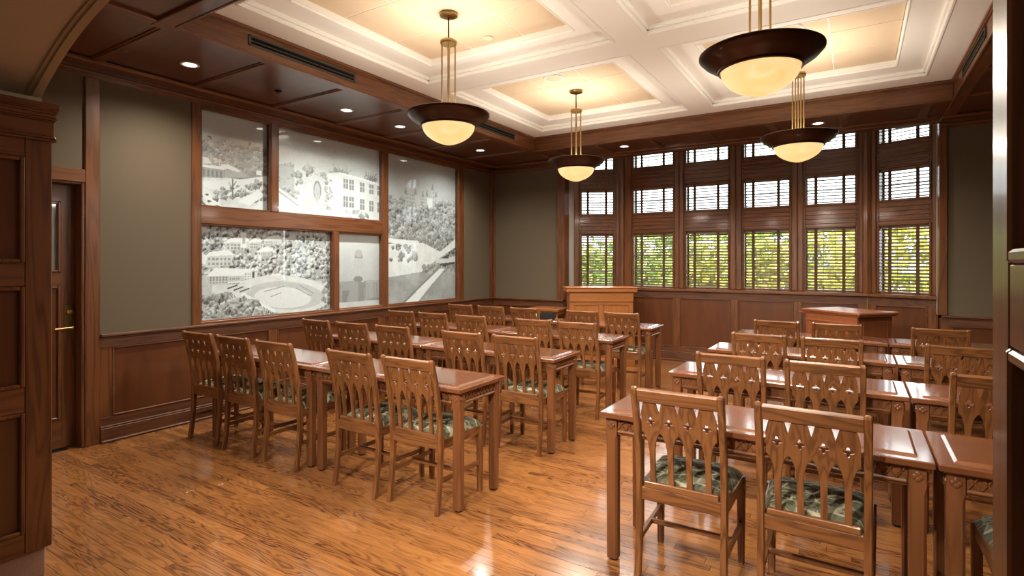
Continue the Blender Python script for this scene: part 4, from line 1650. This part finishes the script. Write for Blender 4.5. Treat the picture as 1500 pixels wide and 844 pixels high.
down0 = make_down()
remember(down0)
DL = [(-4.555, 2.36, 'round downlight in the wooden soffit left of the nearest air vent'),
      (-4.525, 3.94, 'round downlight in the wooden soffit, second along the murals'),
      (-4.535, 4.745, 'round downlight in the wooden soffit, third along the murals'),
      (-4.53, 6.36, 'round downlight in the wooden soffit nearest the far left corner'),
      (-2.70, 7.20, 'round downlight in the soffit before the bay, above the lectern cabinet'),
      (-.37, 7.19, 'round downlight in the soffit before the bay, behind the far right pendant')]
for i, (x, y_, lab) in enumerate(DL):
    o = down0 if i == 0 else copy_tree(down0)
    o.location = (x, y_, ZP - .0005)
    tag(o, lab, 'downlight', 'recessed downlights')
    lamp('downlight_beam', 'SPOT', (x, y_, ZP - .02), P_DOWNLIGHT, (1, .91, .78), .06, None, 152, 1.0)
# the soffit before the arch carries its own row (out of the frame)
for x in (-3.35, -1.55, -.02):
    lamp('downlight_beam', 'SPOT', (x, 1.47, ZP - .03), P_NEAR_SPOT, (1, .88, .70), .03, (math.radians(24), 0, 0), 84, .6)
for x in (-1.95, -.75):
    lamp('hall_spot', 'SPOT', (x, .10, 2.60), P_HALL_SPOT, (1, .92, .80), .035, (math.radians(52), 0, 0), 72, .5)
for x in (-2.9, -.9):
    lamp('hall_lamp', 'POINT', (x, -.9, 2.8), P_HALL, (1, .86, .68), .15)

# ------------------------------------------------------------------ vents, detectors
def vent(y0, y1, x, sgn, label):
    root = empty('air_vent', (x, (y0 + y1) / 2, 3.150))
    h = (y1 - y0) / 2
    tag(root, label, 'vent', 'slot air vents in the beams')
    s_ = sgn
    q = MB()
    q.box(0, s_ * .008, -h, h, .026, .040, .002).box(0, s_ * .008, -h, h, -.040, -.026, .002).box(0, s_ * .008, -h, -h + .02, -.04, .04, .002).box(0, s_ * .008, h - .02, h, -.04, .04, .002)
    q.build('vent_frame', M_GREYMETAL, root)
    MB().box(0, s_ * .001, -h + .01, h - .01, -.03, .03).build('vent_slot', M_BLACK, root)
    for z in (-.002,):
        MB().box(0, s_ * .006, -h + .02, h - .02, z - .003, z + .003, .001).build('vent_blade', M_GREYMETAL, root)
    return root


vent(2.43, 3.47, BX0 + .0005, 1, 'long grey slot air vent in the left ceiling beam, nearer one')
vent(5.19, 6.22, BX0 + .0005, 1, 'long grey slot air vent in the left ceiling beam, behind the near pendant')
vent(5.19, 6.22, BX1 - .0005, -1, 'long grey slot air vent in the right ceiling beam by the door post')

for (x, y_, lab) in ((-2.626, 4.985, 'round white ceiling speaker ring near the far left pendant'),
                     (-.462, 4.965, 'round white ceiling speaker ring above the largest pendant')):
    root = empty('ceiling_speaker', (x, y_, ZC + .118))
    tag(root, lab, 'speaker')
    q = MB().lathe([(.088, 0), (.103, 0), (.106, -.004), (.103, -.008), (.090, -.006)], 32)
    q.f = [f for f in q.f if len(f) == 4]
    q.build('ring', M_WHITE, root, True)
    MB().lathe([(.002, .0), (.09, .0), (.09, -.003), (.002, -.003)], 32).build('grille', M_TILE, root)
sm = MB().lathe([(.002, 0), (.038, 0), (.042, -.010), (.034, -.014), (.002, -.014)], 24, Matrix.Translation((-2.618, 3.79, ZC + .118))).build('smoke_detector', plain('cream_plastic', (.70, .58, .42), rough=.5), None, True)
tag(sm, 'small round cream detector on the ceiling tile right of the nearer left pendant', 'detector')
sp = empty('sprinkler_head', (-4.56, 3.16, ZP))
tag(sp, 'small dark sprinkler head in the wooden soffit between the first two downlights', 'sprinkler')
MB().lathe([(.002, 0), (.032, 0), (.034, -.004), (.012, -.008), (.002, -.008)], 20).build('escutcheon', M_BLACK, sp, True)
MB().lathe([(.002, -.006), (.008, -.006), (.008, -.022), (.016, -.023), (.016, -.026), (.002, -.026)], 12).build('deflector', M_GREYMETAL, sp, True)

# ------------------------------------------------------------------ outside
gr = MB().box(-60, 60, 9.5, 120, -4.3, -4.2).build('lawn', M_GROUND)
gr['kind'] = 'structure'


def hillmesh():
    q = MB()
    rings = []
    n = 40
    prof = [(i / n) for i in range(n + 1)]
    rg = np.random.RandomState(5)
    vs, fs = [], []
    for j in range(6):
        for i in range(n + 1):
            x = -120 + 300 * i / n
            h = 2.2 + 2.4 * math.sin(x * .03 + 1) + 1.2 * math.sin(x * .09)
            t_ = j / 5
            vs.append((x, 150 + 60 * t_, -4.3 + (h + 3) * math.sin(t_ * PI)))
    for j in range(5):
        for i in range(n):
            a = j * (n + 1) + i
            fs.append((a, a + 1, a + n + 2, a + n + 1))
    q.add(vs, fs)
    return q


hl = hillmesh().build('hill', M_HILL, None, True)
hl['kind'] = 'structure'


def tree(x, y_, h, r, mat, label, seed):
    rg = np.random.RandomState(seed)
    root = empty('broadleaf_tree', (x, y_, -4.2))
    tag(root, label, 'tree')
    q = MB()
    rings = []
    for (z, w2) in ((0, .16), (h * .3, .12), (h * .6, .07), (h * .85, .02)):
        rings.append([(w2 * math.cos(k * PI / 4) + .05 * z / h * math.sin(seed), w2 * math.sin(k * PI / 4), z) for k in range(8)])
    q.sweep(rings)
    for k in range(5):
        th = k * 1.3 + seed
        q.bar((0, 0, h * (.35 + .08 * k)), (r * .6 * math.cos(th), r * .6 * math.sin(th), h * (.5 + .08 * k)), .05, .05)
    q.build('trunk', M_BARK, root)
    n = 5200
    # leaf clusters: random points in clumps filling a lumpy crown
    cl = rg.randn(34, 3) * np.array([r * .42, r * .42, h * .20]) + np.array([0, 0, h * .60])
    pick = cl[rg.randint(0, len(cl), n)]
    pos = pick + rg.randn(n, 3) * np.array([r * .16, r * .16, r * .15])
    pos[:, 2] = np.clip(pos[:, 2], h * .08, h)
    d1 = rg.randn(n, 3)
    d1 /= np.linalg.norm(d1, axis=1, keepdims=True)
    d2 = np.cross(d1, rg.randn(n, 3))
    d2 /= np.linalg.norm(d2, axis=1, keepdims=True)
    s_ = rg.uniform(.08, .17, (n, 1))
    vs = np.stack([pos - d1 * s_, pos + d2 * s_ * .55, pos + d1 * s_, pos - d2 * s_ * .55], 1).reshape(-1, 3)
    fs = np.arange(n * 4).reshape(-1, 4)
    me = bpy.data.meshes.new('foliage')
    me.from_pydata(vs.tolist(), [], fs.tolist())
    me.materials.append(mat)
    o = bpy.data.objects.new('foliage', me)
    COL.objects.link(o)
    o.parent = root
    o['kind'] = 'stuff'


TR = [(-10.4, 17.0, 6.3, 2.3, 0, 'behind the left angled bay window'),
      (-8.2, 19.0, 6.6, 2.4, 0, 'behind the first front window, left of it'),
      (-6.0, 17.5, 6.4, 2.2, 2, 'behind the first and second front windows'),
      (-4.3, 18.5, 6.5, 2.2, 0, 'behind the second front window'),
      (-2.2, 17.0, 6.2, 2.3, 1, 'behind the third front window'),
      (-.2, 18.2, 6.5, 2.3, 1, 'behind the fourth front window'),
      (1.8, 17.0, 5.3, 1.9, 0, 'behind the gap right of the fourth front window'),
      (3.4, 15.5, 4.9, 1.7, 2, 'behind the right angled bay window'),
      (-7.2, 23, 6.6, 2.6, 2, 'far back behind the left windows'),
      (-3.2, 23, 6.8, 2.6, 2, 'far back behind the middle windows'),
      (.9, 23, 6.6, 2.6, 1, 'far back behind the right front windows')]
kind_name = ['bright green leafy tree', 'yellow-green leafy tree', 'deep green leafy tree']
for i, (x, y_, h, r, k, lab) in enumerate(TR):
    tree(x, y_, h, r, M_LEAF[k], '%s outside, %s' % (kind_name[k], lab), 20 + i)
